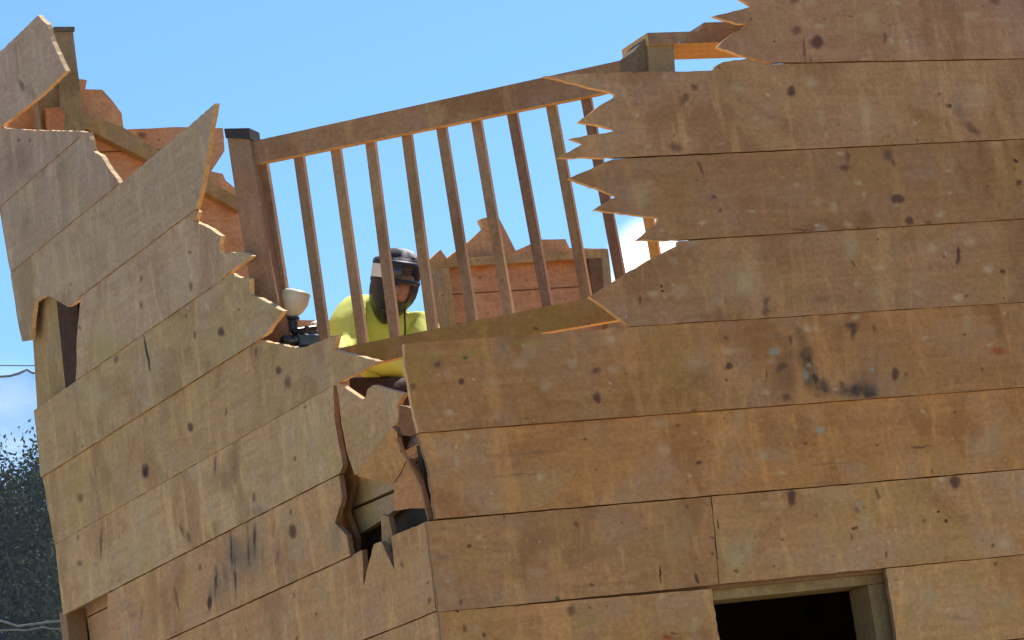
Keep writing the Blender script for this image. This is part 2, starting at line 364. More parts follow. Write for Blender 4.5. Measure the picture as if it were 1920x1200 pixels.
# the boards below, down to the ground, straight in wall coordinates
spR = [
 (1488, 0, 12, 9, 'k'), (1494, 58, 12, 10, 'k'), (1529, 79, 12, 14, 'K'), (1508, 95, 3, 32, 'k'), (1517, 116, 3, 9, 'k'), (1656, 73, 4, 16, 'k'), (1864, 4, 13, 8, 'k'), (1594, 31, 5, 3, 'k'), (1608, 30, 4, 3, 'P'), (1545, 36, 4, 3, 'k'),
 (1535, 50, 12, 8, 'p'), (1627, 38, 20, 24, 'q'), (1669, 77, 6, 10, 'P'), (1520, 4, 14, 8, 'q'), (1680, 5, 12, 5, 'p'), (1820, 30, 20, 12, 'q'), (1618, 112, 7, 4, 'p'),
 (1283, 186, 17, 9, 'k', -48), (1301, 165, 9, 7, 'k'), (1279, 187, 7, 4, 'p', -40), (1483, 173, 9, 11, 'K'), (1267, 277, 16, 12, 'k', 35), (1264, 272, 6, 4, 'f'), (1758, 177, 4, 5, 'k'), (1777, 200, 5, 5, 'K'), (1822, 243, 20, 9, 'k', 40), (1800, 215, 30, 14, 'f', 60),
 (1519, 158, 18, 16, 'p'), (1380, 166, 16, 12, 'q'), (1538, 223, 9, 20, 'q'), (1623, 208, 20, 30, 'q'), (1716, 231, 6, 6, 'P'), (1835, 181, 36, 30, 'q'), (1192, 216, 6, 5, 'P'), (1550, 252, 4, 8, 'P'), (1288, 262, 8, 7, 'p'), (1352, 271, 9, 4, 'p'), (1214, 275, 8, 5, 'p'), (1462, 160, 6, 4, 'q'),
 (1311, 314, 4, 19, 'k', -24), (1585, 300, 10, 18, 'f'), (1582, 316, 15, 8, 'k'), (1588, 290, 3, 14, 'k'), (1664, 290, 13, 16, 'k', -20), (1673, 303, 6, 12, 'k', -20), (1712, 283, 4, 14, 'f'), (1835, 290, 8, 22, 'f'), (1903, 303, 4, 4, 'd'), (1908, 343, 7, 6, 'K'), (1902, 318, 3, 2, 'k'), (1681, 374, 14, 9, 'K'), (1702, 416, 10, 9, 'K'), (1738, 418, 9, 4, 'k'), (1336, 370, 6, 5, 'k'), (1348, 397, 6, 5, 'k'), (1332, 372, 13, 9, 'f'),
 (1492, 347, 9, 8, 'p'), (1608, 343, 9, 7, 'P'), (1619, 366, 6, 9, 'P'), (1777, 320, 8, 8, 'P'), (1760, 403, 12, 10, 'P'), (1778, 363, 5, 6, 'p'), (1561, 389, 10, 14, 'p'), (1315, 418, 9, 7, 'P'), (1407, 397, 7, 6, 'P'), (1573, 287, 8, 5, 'P'), (1199, 366, 26, 36, 'q'), (1240, 434, 8, 5, 'p'), (1590, 421, 12, 8, 'p'), (1866, 268, 8, 4, 'P'), (1500, 432, 26, 3, 'k', -2), (1608, 427, 5, 4, 'k'), (1215, 345, 12, 10, 'q'),
 (1240, 534, 3, 4, 'd'), (1240, 545, 3, 4, 'd'), (1199, 563, 4, 10, 'k', -10), (1597, 497, 4, 9, 'k', -15), (1797, 478, 5, 15, 'K'), (1794, 490, 4, 6, 'k'), (1879, 511, 6, 5, 'K'), (1434, 566, 6, 15, 'k'), (1435, 586, 11, 12, 'k'), (1432, 598, 13, 4, 'k'), (1646, 448, 3, 3, 'k'), (1812, 556, 4, 3, 'k'),
 (1224, 551, 13, 10, 'p'), (1646, 501, 14, 9, 'p'), (1746, 466, 14, 10, 'p'), (1818, 453, 13, 10, 'p'), (1851, 505, 11, 11, 'P'), (1795, 559, 14, 10, 'P'), (1646, 551, 18, 14, 'q'), (1396, 528, 42, 46, 'q'), (1596, 459, 18, 40, 'q'), (1303, 455, 20, 12, 'q'), (1604, 535, 6, 12, 'p'), (1530, 560, 60, 16, 'f'), (1340, 595, 60, 10, 'f'),
 (1365, 686, 8, 8, 'K'), (1376, 686, 4, 3, 'f'), (1361, 634, 5, 5, 'k'), (1360, 713, 4, 3, 'k'), (1677, 701, 9, 14, 'K'), (1698, 703, 5, 4, 'k'), (1500, 630, 12, 20, 's', -15), (1508, 660, 12, 22, 's', -18), (1527, 712, 9, 30, 's', -8), (1533, 738, 9, 10, 's'), (1600, 736, 20, 14, 's'), (1625, 740, 26, 14, 's'), (1575, 722, 7, 13, 's', -20), (1594, 610, 18, 9, 's'), (1598, 622, 10, 18, 's'), (1512, 680, 16, 62, 's', -10), (1605, 733, 44, 16, 's'), (1480, 700, 24, 50, 'f'), (1515, 690, 14, 60, 'f', -8), (1570, 735, 60, 18, 'f'), (1490, 655, 30, 40, 'f'), (1618, 715, 30, 36, 'f'), (1540, 728, 16, 22, 's'), (1642, 690, 6, 50, 'f'), (1467, 697, 30, 45, 'f'), (1464, 690, 16, 9, 'k', -30), (1435, 706, 3, 15, 'k'), (1470, 745, 12, 10, 'k'), (1639, 617, 4, 10, 'k', -15), (1643, 640, 3, 8, 'f'), (1808, 628, 3, 3, 'd'), (1839, 692, 5, 4, 'k', -30), (1635, 730, 14, 18, 'g'), (1452, 630, 22, 10, 'g'), (1480, 637, 5, 7, 'k'),
 (1448, 659, 11, 8, 'm'), (1511, 703, 7, 10, 'm'), (1516, 687, 7, 5, 'p'), (1565, 732, 6, 7, 'P'), (1513, 615, 12, 8, 'P'), (1531, 618, 6, 5, 'p'), (1604, 595, 11, 6, 'P'), (1735, 634, 8, 8, 'p'), (1854, 647, 8, 6, 'P'), (1870, 660, 16, 10, 'r'), (1296, 682, 25, 22, 'q'), (1434, 738, 12, 6, 'p'), (1812, 601, 15, 35, 'q'), (1367, 659, 13, 10, 'p'), (1444, 678, 12, 10, 'q'), (1635, 693, 6, 4, 'm'),
 (862, 717, 7, 7, 'K'), (1115, 697, 9, 8, 'k'), (1108, 697, 16, 8, 'f'), (1119, 747, 9, 11, 'K', -25), (987, 785, 5, 3, 'k'), (820, 682, 20, 14, 'f'), (872, 672, 7, 4, 'G'), (820, 684, 8, 6, 'k'), (775, 725, 6, 8, 'k'),
 (805, 668, 40, 16, 'y'), (880, 665, 40, 18, 'y'), (1000, 645, 60, 12, 'y'), (780, 700, 14, 26, 'y'), (940, 650, 14, 10, 'g'), (842, 774, 12, 8, 'P'), (820, 703, 7, 4, 'P'), (975, 682, 22, 16, 'q'), (1025, 725, 20, 14, 'q'), (1150, 693, 14, 11, 'p'), (920, 720, 20, 14, 'q'), (1146, 638, 12, 8, 'p'),
 (1271, 797, 5, 4, 'k'), (1097, 824, 5, 3, 'k'), (1115, 881, 4, 3, 'k'), (1290, 902, 3, 3, 'k'), (1303, 771, 3, 3, 'k'), (857, 865, 7, 18, 'p'), (830, 850, 25, 10, 'q'), (1012, 895, 10, 14, 'p'), (1245, 842, 18, 14, 'p'), (1240, 795, 22, 16, 'q'), (932, 950, 25, 8, 'q'), (875, 820, 7, 10, 'p'), (1311, 867, 7, 4, 'K'), (1509, 832, 4, 4, 'k'), (1297, 772, 4, 3, 'k'), (1724, 838, 26, 3, 'k', -4), (1789, 773, 4, 4, 'k'), (1746, 884, 4, 3, 'k'), (1536, 805, 9, 6, 'm'), (1384, 780, 14, 24, 'q'), (1463, 885, 12, 8, 'p'), (1303, 810, 7, 6, 'p'), (1854, 829, 45, 40, 'q'), (1434, 852, 20, 14, 'q'), (1560, 870, 60, 3, 'f', -4), (980, 890, 90, 3, 'f', -4), (1000, 850, 80, 5, 'f', -4),
 (1484, 935, 9, 16, 'K'), (1482, 925, 13, 8, 'k'), (1790, 903, 12, 13, 'K'), (1784, 893, 22, 5, 'f'), (1644, 925, 4, 16, 'k'), (1604, 957, 8, 7, 's'), (1608, 944, 9, 7, 'm'), (1288, 950, 4, 7, 'k'), (1334, 1010, 5, 3, 'k'), (1467, 1012, 4, 4, 'k'), (1601, 992, 7, 4, 'K'), (1596, 1008, 3, 8, 'k'), (1758, 960, 4, 3, 'd'), (1770, 977, 5, 4, 'd', 20), (1660, 1041, 4, 9, 'k'), (1305, 1087, 5, 9, 'K', -10), (1377, 1071, 6, 5, 'k'), (1858, 1024, 4, 4, 'k'), (1529, 964, 4, 3, 'r'), (1450, 1060, 4, 3, 'k'), (1523, 1024, 3, 3, 'k'), (1334, 1037, 4, 3, 'k'), (1866, 1058, 4, 6, 'k'), (1533, 993, 5, 4, 'f'),
 (1272, 999, 30, 50, 'q'), (1377, 1045, 42, 34, 'q'), (1558, 930, 50, 30, 'q'), (1881, 1018, 22, 20, 'p'), (1766, 899, 8, 6, 'P'), (1430, 945, 6, 4, 'P'), (1400, 1020, 20, 40, 'q'), (1620, 975, 14, 30, 'q'), (1240, 1010, 12, 4, 'y'),
 (1237, 1078, 2, 20, 'd', -5), (1345, 985, 2, 12, 'd'), (1080, 985, 5, 8, 'k', -20), (878, 1023, 5, 5, 'K'), (945, 970, 3, 5, 'k'), (925, 1031, 52, 2.5, 'f', 4), (1165, 1045, 3, 34, 'p', -10), (1172, 1095, 2, 14, 'p'), (1107, 1097, 5, 4, 'k'), (830, 995, 8, 4, 'f'), (1000, 1075, 22, 12, 'q'), (895, 1008, 9, 7, 'p'), (908, 1050, 2, 15, 'p'), (953, 1045, 2, 13, 'p'), (840, 1118, 20, 16, 'q'), (862, 1129, 5, 8, 'k', -15), (857, 1146, 3, 3, 'd'), (985, 1135, 24, 2, 'k', -4), (830, 1045, 24, 8, 'g', -10),
 (1070, 1144, 11, 11, 'k'), (1107, 1141, 5, 3, 'k', 20), (1045, 1123, 5, 4, 'G'), (905, 1191, 5, 5, 'K'), (872, 1179, 5, 10, 'k'), (1315, 1130, 4, 8, 'f'), (1259, 1140, 3, 3, 'k'), (1238, 1120, 7, 11, 'P'), (1263, 1187, 9, 3, 'k'), (890, 1180, 12, 12, 'q'), (820, 1192, 10, 12, 'y'), (1100, 1165, 36, 14, 'y'), (1100, 1141, 20, 10, 'y'), (1300, 1170, 14, 24, 'q'), (1250, 1195, 12, 6, 'r'),
 (1680, 1089, 4, 3, 'k'), (1762, 1069, 4, 4, 'f'), (1691, 1074, 3, 8, 'P'), (1827, 1088, 36, 20, 'y'), (1790, 1160, 30, 5, 'f'), (1740, 1120, 20, 24, 'q'), (1880, 1130, 30, 30, 'q'), (1700, 1150, 16, 20, 'y')]
liftR = lambda u, v, d: (u, d, v)
# lower courses as pixel-free rectangles around the window
wx0, wx1, wz0, wz1 = 1.05, 1.765, 1.95, 2.85
def rect_board(x0, x1, z0, z1): return None
front = build_cladding('front', bR, spR, PR, liftR, .02, tower, 'xz', 'brown plywood front wall broken to sharp spikes along its top', (6, 7, 8, 9, 10))
def bR_low(parent_mesh):
    pass
low = bmesh.new(); zs = [2.545-.30*i for i in range(9)] + [0]
for i in range(len(zs)-1):
    a, b = zs[i+1]+.003, zs[i]
    segs = [(0.0, WX)] if b <= wz0+.01 else [(0.0, wx0), (wx1, WX)]
    if a < wz0 < b: segs = [(0.0, wx0), (wx1, WX)]
    for s, e in segs: slab3(low, [(s, -.002*(i % 2), a), (e, -.002*(i % 2), a), (e, -.002*(i % 2), b), (s, -.002*(i % 2), b)], (0, .04, 0), 0, 0)
# ------------------------------------------------------------------ the side wall (left of the corner)
VLx, VLy = -2257, 2371
def sl_(x0, y0): m_ = (VLy-y0)/(VLx-x0); return lambda x: y0+m_*(x-x0)
S0a, S1, S15, S2, S3, S4, S5, S6, S7 = sl_(2, 388), sl_(23, 510), sl_(45, 637), sl_(65, 769), sl_(80, 895), sl_(104, 1021), sl_(121, 1154), sl_(654, 1045.5), sl_(816, 1148)
S8 = sl_(836, 1300)
h = .12
bL = []
greyA, greyB = (.225, .185, .155), (.25, .20, .15)
bL.append(([(-34, 131), (0, 98), (72, 29), (90, 46), (100, 78), (117, 113), (127, 133), (80, 179), (15, 229), (0, 242), (-25, 262)], (.235, .195, .175), {'splats': .2, 'specks': .3}))
bL.append(([(-20, 256), (0, 240), (45, 243), (80, 244.5), (146, 246), (150, S0a(150)-h), (2, S0a(2)-h), (-2, 375)], (.215, .178, .158), {'splats': .2, 'specks': .6}))
bL.append(([(0, S0a(0)+h), (150, S0a(150)+h), (146, 246), (167, 247.5), (172, 262), (177, 283), (193, 293), (202, 308), (210, 320), (222, 334), (227, 343), (226, S1(226)-h), (23, S1(23)-h), (20, 497), (15, 470)], (.22, .182, .157), {'splats': .3, 'specks': .6}))
bL.append(([(21, S1(21)+h), (227, S1(227)+h), (232, 341), (300, 283), (360, 233), (405, 194), (402, 215), (397, 240), (392, 280), (387, 320), (383, 345), (378, 366), (370, S15(370)-h), (152, S15(152)-h), (152, 563), (130, 575), (100, 557), (88, 554), (68, 566), (64, 600), (61, 638), (45, 640), (36, 600)], (.235, .195, .15), {'splats': .4}))
bL.append(([(152, S15(152)+h), (368, S15(368)+h), (372, 398), (366, 415), (393, 427), (417, 442), (413, 460), (416, 477), (440, 473), (457, 472), (475, 480), (458, 493), (430, 512), (410, S2(410)-h), (145, S2(145)-h), (147, 680), (146, 640), (149, 600)], (.26, .21, .158), {}))
bL.append(([(65, 769+h), (145, S2(145)+h), (410, S2(410)+h), (433, 512.5), (452, 521), (470, 523), (471, 553), (492, 560), (518, 574), (534, 583), (528, 592), (516, 606), (505, 624), (487, 637), (482, S3(482)-h), (80, S3(80)-h)], (.265, .21, .145), {}))
bL.append(([(80, S3(80)+h), (484, S3(484)+h), (488, 638), (529, 647), (567, 653), (588, 645), (612, 635), (632, 628), (629, 645), (626, 655), (633, 657), (660, 664), (690, 672), (713, 677), (680, 695), (645, 713), (615, S4(615)-h), (104, S4(104)-h)], (.275, .205, .13), {}))
bL.append(([(104, S4(104)+h), (612, S4(612)+h), (627, 713), (626, 737), (630, 790), (637, 829), (643, 855), (646, 872), (640, S5(640)-1), (121, S5(121)-1)], (.31, .235, .155), {}))
bL.append(([(203, S5(203)+1), (637, S5(637)+1), (644, 934), (631, 981), (653, 1003), (661, S6(661)-1), (206, S6(206)-1)], (.315, .235, .15), {}))
bL.append(([(206, S6(206)+1), (662, S6(662)+1), (664, 1040), (680, 1031), (683, 1070), (684, 1098), (692, 1060), (702, 1021), (716, 1015), (728, 1040), (742, 1070), (738, 1030), (735, 1007), (765, 993), (798, 978.5), (804, 1020), (811, 1070), (818, 1120), (821, S7(821)-1), (206, S7(206)-1)], (.33, .24, .15), {}))
bL.append(([(206, S7(206)+1), (822, S7(822)+1), (842, S8(842)-1), (212, S8(212)-1)], (.33, .235, .14), {}))
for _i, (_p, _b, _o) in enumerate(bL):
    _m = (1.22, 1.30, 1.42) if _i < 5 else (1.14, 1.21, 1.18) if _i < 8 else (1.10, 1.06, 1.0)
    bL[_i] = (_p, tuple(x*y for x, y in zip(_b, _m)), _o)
spL = [
 (358, 800, 6, 11, 'K'), (274, 883, 8, 16, 'K'), (274, 885, 4, 9, 'd'), (152, 933, 7, 10, 'k'), (159, 836, 3, 3, 'k'), (151, 1055, 6, 7, 'k'), (479, 934, 4, 10, 'k'), (552, 997, 8, 13, 'K'), (547, 962, 3, 8, 'k'), (516, 993, 3, 22, 'f'), (523, 1041, 8, 28, 'g', -8), (377, 1063, 3, 10, 'k'), (405, 871, 3, 24, 'k', 4), (410, 905, 4, 20, 'f'), (349, 997, 5, 22, 'f', -20), (342, 992, 3, 16, 'k', -20), (357, 1008, 4, 16, 'k', -15), (191, 1015, 3, 40, 'k'), (147, 1009, 2, 8, 'k'), (334, 1120, 3, 30, 'k', -12), (268, 1148, 4, 32, 'f', 4), (397, 1130, 5, 16, 'd'), (400, 1110, 10, 30, 'g'),
 (440, 1045, 34, 70, 'g', -3), (420, 1080, 22, 60, 'g'), (470, 1040, 26, 70, 'g'), (450, 1040, 44, 60, 'g'), (436, 1030, 3, 50, 's', -4), (468, 1025, 3, 55, 's', -4), (480, 1010, 4, 40, 's'), (408, 1090, 3, 45, 's', 2), (444, 1080, 3, 60, 's', -3), (495, 1040, 3, 50, 'g'), (634, 1000, 14, 50, 'g'), (595, 1152, 4, 5, 'k'), (642, 1150, 4, 8, 'f'), (553, 1116, 3, 7, 'k'), (723, 1100, 4, 20, 'f'), (808, 1128, 5, 8, 'k'), (425, 772, 3, 9, 'k', 10), (573, 762, 4, 4, 'k'), (555, 859, 4, 4, 'k'), (755, 1059, 3, 7, 'k', -15), (805, 1090, 3, 4, 'k'), (622, 1079, 10, 6, 'p'), (440, 870, 16, 60, 'f', 8), (240, 1135, 16, 12, 'g'), (250, 1150, 10, 8, 'g'), (465, 1180, 4, 4, 'f'), (560, 1195, 3, 5, 'k'),
 (524, 693, 6, 9, 'K'), (541, 716, 9, 14, 'k'), (418, 623, 7, 9, 'K'), (368, 628, 4, 9, 'k'), (452, 580, 4, 4, 'k'), (358, 473, 5, 4, 'k'), (267, 522, 3, 8, 'k'), (267, 572, 4, 8, 'k'), (219, 673, 5, 9, 'k', 15), (212, 685, 10, 5, 'p'), (136, 532, 2, 4, 'k'), (152, 615, 3, 6, 'k'), (302, 420, 4, 4, 'f'), (363, 513, 3, 18, 'P', 10), (361, 538, 5, 10, 'k'), (313, 543, 5, 5, 'P'), (392, 577, 6, 12, 'p', -30), (388, 570, 4, 5, 'P'), (442, 537, 4, 6, 'P'), (353, 425, 4, 5, 'P'), (362, 350, 4, 4, 'P'), (260, 610, 4, 4, 'P'), (467, 623, 4, 12, 'p'), (460, 605, 4, 4, 'p'), (353, 575, 4, 5, 'P'), (295, 540, 3, 52, 'f', -9), (278, 662, 2.5, 40, 'd', -11), (480, 660, 4, 9, 'k'), (436, 690, 3, 6, 'p'), (350, 592, 3, 5, 'k'), (410, 445, 4, 5, 'P'),
 (37, 263, 5, 5, 'k'), (59, 265, 4, 4, 'k'), (40, 300, 30, 40, 'f'), (117, 320, 14, 30, 'f'), (50, 420, 12, 40, 'f'), (118, 315, 8, 20, 'f'), (43, 160, 5, 14, 'k', -25), (60, 175, 10, 16, 'f', -30), (30, 90, 4, 16, 'f'), (75, 60, 6, 20, 'f', 10), (12, 165, 6, 10, 'f'), (25, 470, 5, 8, 'p'), (23, 478, 5, 10, 'p'), (70, 545, 8, 14, 'p'),
 (200, 660, 60, 40, 'y'), (170, 740, 50, 40, 'q'), (130, 520, 60, 40, 'q'), (200, 640, 40, 40, 'q'), (490, 960, 40, 16, 'f', 10), (420, 900, 30, 30, 'f'), (90, 600, 4, 10, 'P')]
liftL = lambda u, v, d: (d, u, v)
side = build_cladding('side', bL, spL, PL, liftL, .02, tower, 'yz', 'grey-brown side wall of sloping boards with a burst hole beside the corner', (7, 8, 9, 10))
LOWR = wood('lower_wall_wood', (.31, .20, .115), 'u', 'xz', seed=31)
LOWL = wood('lower_side_wood', (.31, .22, .14), 'u', 'yz', seed=32)
low2 = bmesh.new()
zl = PL(206, S8(206))[1]; zs = [PL(600, S8(600))[1]-.006-.30*i for i in range(9)]+[0]
for i in range(len(zs)-1):
    a, b = zs[i+1]+.003, zs[i]
    if b <= a: continue
    d = -.002*(i % 2); slab3(low2, [(d, 0, a), (d, WY, a), (d, WY, b), (d, 0, b)], (.04, 0, 0), 0, 0)
mesh_obj('lower_wall', low, LOWR, tower); mesh_obj('lower_wall', low2, LOWL, tower)
LSTOP = wood('light_stop_timber', (.16, .11, .075), 'u', 'xz', seed=55, splats=0)  # unseen strips added to stop light leaking through the board seams
for k, xs in (('a', 1480), ('b', 1180), ('c', 1300), ('d', 1225), ('e', 812), ('f', 840), ('g', 850)):
    u0, z0 = PR(xs, seamR(k, xs)); z1 = PR(1920, seamR(k, 1920))[1]
    bm = bmesh.new(); slab3(bm, [(u0, .0215, z0-.014), (WX-.01, .0215, z1-.014), (WX-.01, .0215, z1+.014), (u0, .0215, z0+.014)], (0, .018, 0), 0, 0)
    mesh_obj('light_stop_strip', bm, LSTOP, front)
LSTOP2 = wood('side_light_stop_timber', (.16, .11, .075), 'u', 'yz', seed=56, splats=0)  # same added light stops behind the side wall seams
for f_, xa, xb in ((S0a, 10, 140), (S1, 35, 216), (S15, 160, 358), (S2, 150, 400), (S3, 90, 470), (S4, 112, 600), (S5, 215, 615), (S6, 215, 610), (S7, 215, 800)):
    a, b = PL(xa, f_(xa)), PL(xb, f_(xb))
    bm = bmesh.new(); slab3(bm, [(.0215, a[0], a[1]-.014), (.0215, b[0], b[1]-.014), (.0215, b[0], b[1]+.014), (.0215, a[0], a[1]+.014)], (.018, 0, 0), 0, 0)
    mesh_obj('light_stop_strip', bm, LSTOP2, side)
# boards inside the burst hole, pushed in
def on_plane(pts, n, p): return [tuple(U(x, y, n, p)) for x, y in pts]
def shard(pts, n, p, thick, base, seed, spots=(), cut=EDGE, label=None, parent=side, name='splintered_board', fr='yz', **k):
    w = wood('shard_wood', base, 'u', fr, seed=seed, **k)
    P = on_plane(pts, n, p); bm = bmesh.new(); nn = Vector(n).normalized()
    if nn.dot(Vector(P[0])-Vector(CAM)) < 0: nn = -nn
    slab3(bm, P, nn*thick, 0, 1)
    o = mesh_obj(name, bm, [w, cut], parent)
    if label: o['label'] = label
    return o
shard([(629, 712), (650, 729), (684, 752), (689, 730), (700, 722), (730, 731), (758, 738), (749, 752), (744, 764), (748, 778), (746, 791), (736, 803), (715, 828), (692, 855), (671, 890), (665, 890), (651, 850), (640, 792), (635, 745)],
      (1, .12, .03), (.035, .35, 3.75), .02, (.34, .265, .18), 60, label='pale buckled board under the railing with a sunlit notched top', splats=.3, cut=CUT)
shard([(735, 800), (744, 810), (750, 845), (762, 864), (747, 893), (738, 906), (700, 900), (671, 893), (692, 853)],
      (1, .35, .25), (.05, .12, 3.45), .02, (.33, .225, .12), 61, splats=.3)
shard([(766, 860), (775, 876), (786, 893), (792, 920), (797, 953), (770, 953), (740, 958), (737, 935), (741, 905), (752, 888)],
      (1, .25, .1), (.045, .06, 3.3), .02, (.34, .215, .12), 62, splats=.3)
shard([(749, 760), (762, 762), (775, 768), (783, 812), (772, 818), (754, 816), (747, 795)], (1, .3, 0), (.05, .03, 3.6), .03, (.17, .095, .06), 63)
shard([(743, 822), (751, 820), (764, 856), (795, 902), (815, 974), (804, 976), (790, 912), (768, 868)],
      (.3, 1, 0), (.02, .045, 3.4), .03, (.20, .105, .065), 64)
INS = wood('hole_lining_wood', (.26, .235, .175), 'u', 'yz', seed=65, splats=.2)
bm = bmesh.new()
for q in ([(646, 880), (741, 898), (741, 916), (650, 956), (640, 960)], [(650, 962), (741, 923), (741, 956), (718, 973), (676, 1001), (640, 985)]):
    P = on_plane(q, NL, (.10, 0, 0)); slab3(bm, P, (.03, 0, 0), 0, 0)
mesh_obj('hole_lining', bm, INS, side)
# thick dark crack edge left of the buckled board, and the upright behind the hole
shard([(618, 705), (640, 712), (644, 790), (668, 882), (656, 930), (649, 960), (667, 1008), (667, 1046), (640, 1050), (625, 985), (628, 890), (616, 790)], (1, 0, 0), (.062, 0, 0), .02, (.19, .135, .085), 66, name='backing_board', splats=.2)
shard([(714, 965), (728, 968), (735, 1000), (744, 1075), (728, 1050), (716, 1016)], (1, 0, 0), (.05, 0, 0), .02, (.26, .20, .13), 67)
# posts and timbers of the frame
OLIVE = wood('olive_stained_timber', (.245, .21, .12), 'v', 'yz', seed=70, splats=.5, specks=.7)
GREYP = wood('grey_post_timber', (.21, .19, .135), 'v', 'xz', seed=71, splats=.3)
PURP = wood('shaded_reveal_timber', (.058, .060, .072), 'v', 'yz', seed=72, splats=.1, mottle=.2)  # shade of the notch's dark slot is put into this colour
FRM = wood('window_frame_timber', (.19, .165, .10), 'u', 'xz', seed=73, splats=.4)
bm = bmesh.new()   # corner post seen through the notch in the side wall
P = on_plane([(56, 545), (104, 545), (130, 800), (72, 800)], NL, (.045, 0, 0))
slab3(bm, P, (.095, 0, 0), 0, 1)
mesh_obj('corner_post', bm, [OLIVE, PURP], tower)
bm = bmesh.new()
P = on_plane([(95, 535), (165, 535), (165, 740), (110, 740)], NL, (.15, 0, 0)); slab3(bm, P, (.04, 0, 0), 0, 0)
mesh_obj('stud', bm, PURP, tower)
# recess at the lower far end of the side wall
bm = bmesh.new()
yN = PL(203, 1120)[0]
beam(bm, (.05, WY-.05, 0), (.05, WY-.05, 3.50), .09, .09, (0, 1, 0))
mesh_obj('corner_post', bm, wood('brown_post_timber', (.20, .15, .10), 'v', 'yz', seed=74), tower)
bm = bmesh.new()
for i, z0 in enumerate([3.61, 3.46, 3.30, 3.13, 2.97, 2.8, 2.6, 2.4]):
    slab3(bm, [(.10, yN-.25, z0-.155), (.10, WY-.10, z0-.155), (.10, WY-.10, z0), (.10, yN-.25, z0)], (.03, 0, 0), 0, 0)
mesh_obj('boarding_and_shade_sheet', bm, wood('inner_boarding_wood', (.30, .23, .15), 'u', 'yz', seed=75), tower)
# upper left: tall post, studs and diagonal brace
BY = WY-.13
bm = bmesh.new()
P = on_plane([(104, 60), (137, 60), (163, 270), (118, 270)], NR, (0, BY, 0)); slab3(bm, P, (0, .09, 0), 0, 0)
mesh_obj('corner_post', bm, GREYP, tower)
bm = bmesh.new(); P = on_plane([(101, 50), (140, 50), (140, 58.5), (102, 58.5)], NR, (0, BY-.01, 0)); slab3(bm, P, (0, .11, 0), 0, 0)
mesh_obj('post_cap', bm, wood('dark_cap_timber', (.10, .10, .085), 'u', 'xz', seed=76), tower)
bm = bmesh.new(); P = on_plane([(80, 120), (112, 120), (124, 300), (74, 300)], NR, (0, BY+.02, 0)); slab3(bm, P, (0, .05, 0), 0, 0)
mesh_obj('stud', bm, wood('olive_stud', (.20, .165, .09), 'v', 'xz', seed=77), tower)
bm = bmesh.new(); P = on_plane([(85, 203), (112, 200), (122, 214), (120, 260), (90, 260)], NR, (0, BY-.02, 0)); slab3(bm, P, (0, .02, 0), 0, 0)
mesh_obj('splintered_board', bm, wood('orange_scrap', (.34, .17, .09), 'u', 'xz', seed=78), tower)
bm = bmesh.new(); P = on_plane([(64, 190), (70, 186), (78, 244), (74, 250), (66, 246)], NR, (0, BY-.03, 0)); slab3(bm, P, (0, .02, 0), 0, 0)
mesh_obj('splintered_board', bm, wood('grey_scrap', (.20, .17, .14), 'v', 'xz', seed=79), tower)
bm = bmesh.new(); P = on_plane([(150, 212), (230, 238), (296, 281), (450, 372), (450, 396), (273, 298), (165, 243), (150, 236)], NR, (0, WY-.06, 0)); slab3(bm, P, (0, .05, 0), 0, 0)
mesh_obj('brace', bm, wood('brace_timber', (.27, .215, .12), 'u', 'xz', seed=80, splats=.3), tower)
# back wall, seen from inside over the broken side wall
BK = [([(-2, 200), (50, 170), (100, 140), (163, 150), (160, 167), (192, 168), (211, 189), (228, 212), (232, 243), (330, 238), (418, 240), (420, 262), (421, 283), (396, 321), (418, 326), (423, 338), (440, 352), (470, 420), (480, 470), (500, 600), (600, 600), (700, 602),
       (806, 598), (805, 487), (826, 468), (838, 484), (872, 459), (908, 427), (900, 411), (932, 402), (952, 440), (967, 470), (990, 460), (1010, 449), (1060, 448), (1068, 465), (1138, 466), (1143, 560), (1400, 585), (1700, 560), (1850, 540), (1850, 760), (20, 760)], )]
bm = bmesh.new()
P = [tuple(q) for q in on_plane(BK[0][0], NR, (0, WY, 0))]
R2 = rough_poly([(p[0], p[2]) for p in P], .06, .0015, 3)
R2 = [(max(.06, a), b) for a, b in R2]
slab3(bm, [(a, WY, b) for a, b in R2], (0, .04, 0), 0, 1)
bz = U(900, 755, NR, (0, WY, 0))[2]
slab3(bm, [(.06, WY+.004, 3.42), (WX, WY+.004, 3.42), (WX, WY+.004, 4.35), (.06, WY+.004, 4.35)], (0, .036, 0), 0, 1)
bm2 = bmesh.new(); slab3(bm2, [(.06, WY+.002, 0), (WX, WY+.002, 0), (WX, WY+.002, 3.42), (.06, WY+.002, 3.42)], (0, .036, 0), 0, 0)
DARK = wood('room_shade_wood', (.16, .17, .18), 'u', 'xz', seed=93, splats=0)  # grey tone paints in the darkness behind the window
mesh_obj('lower_wall', bm2, DARK, tower)
bm2 = bmesh.new(); slab3(bm2, [(.16, .05, 2.7), (.16, 1.3, 2.7), (.16, 1.3, 3.44), (.16, .05, 3.44)], (.02, 0, 0), 0, 0); DARK2 = wood('hole_shade_sheet', (.04, .04, .042), 'u', 'yz', seed=94, splats=0); mesh_obj('boarding_and_shade_sheet', bm2, DARK2, tower)  # dark sheet added behind the hole, its shade put into the colour
bm2 = bmesh.new(); slab3(bm2, [(.05, .10, 2.7), (.19, .10, 2.7), (.19, .10, 3.46), (.05, .10, 3.46)], (0, .03, 0), 0, 0); mesh_obj('boarding_and_shade_sheet', bm2, DARK2, tower)  # second dark sheet added, painting shade into the corner gap
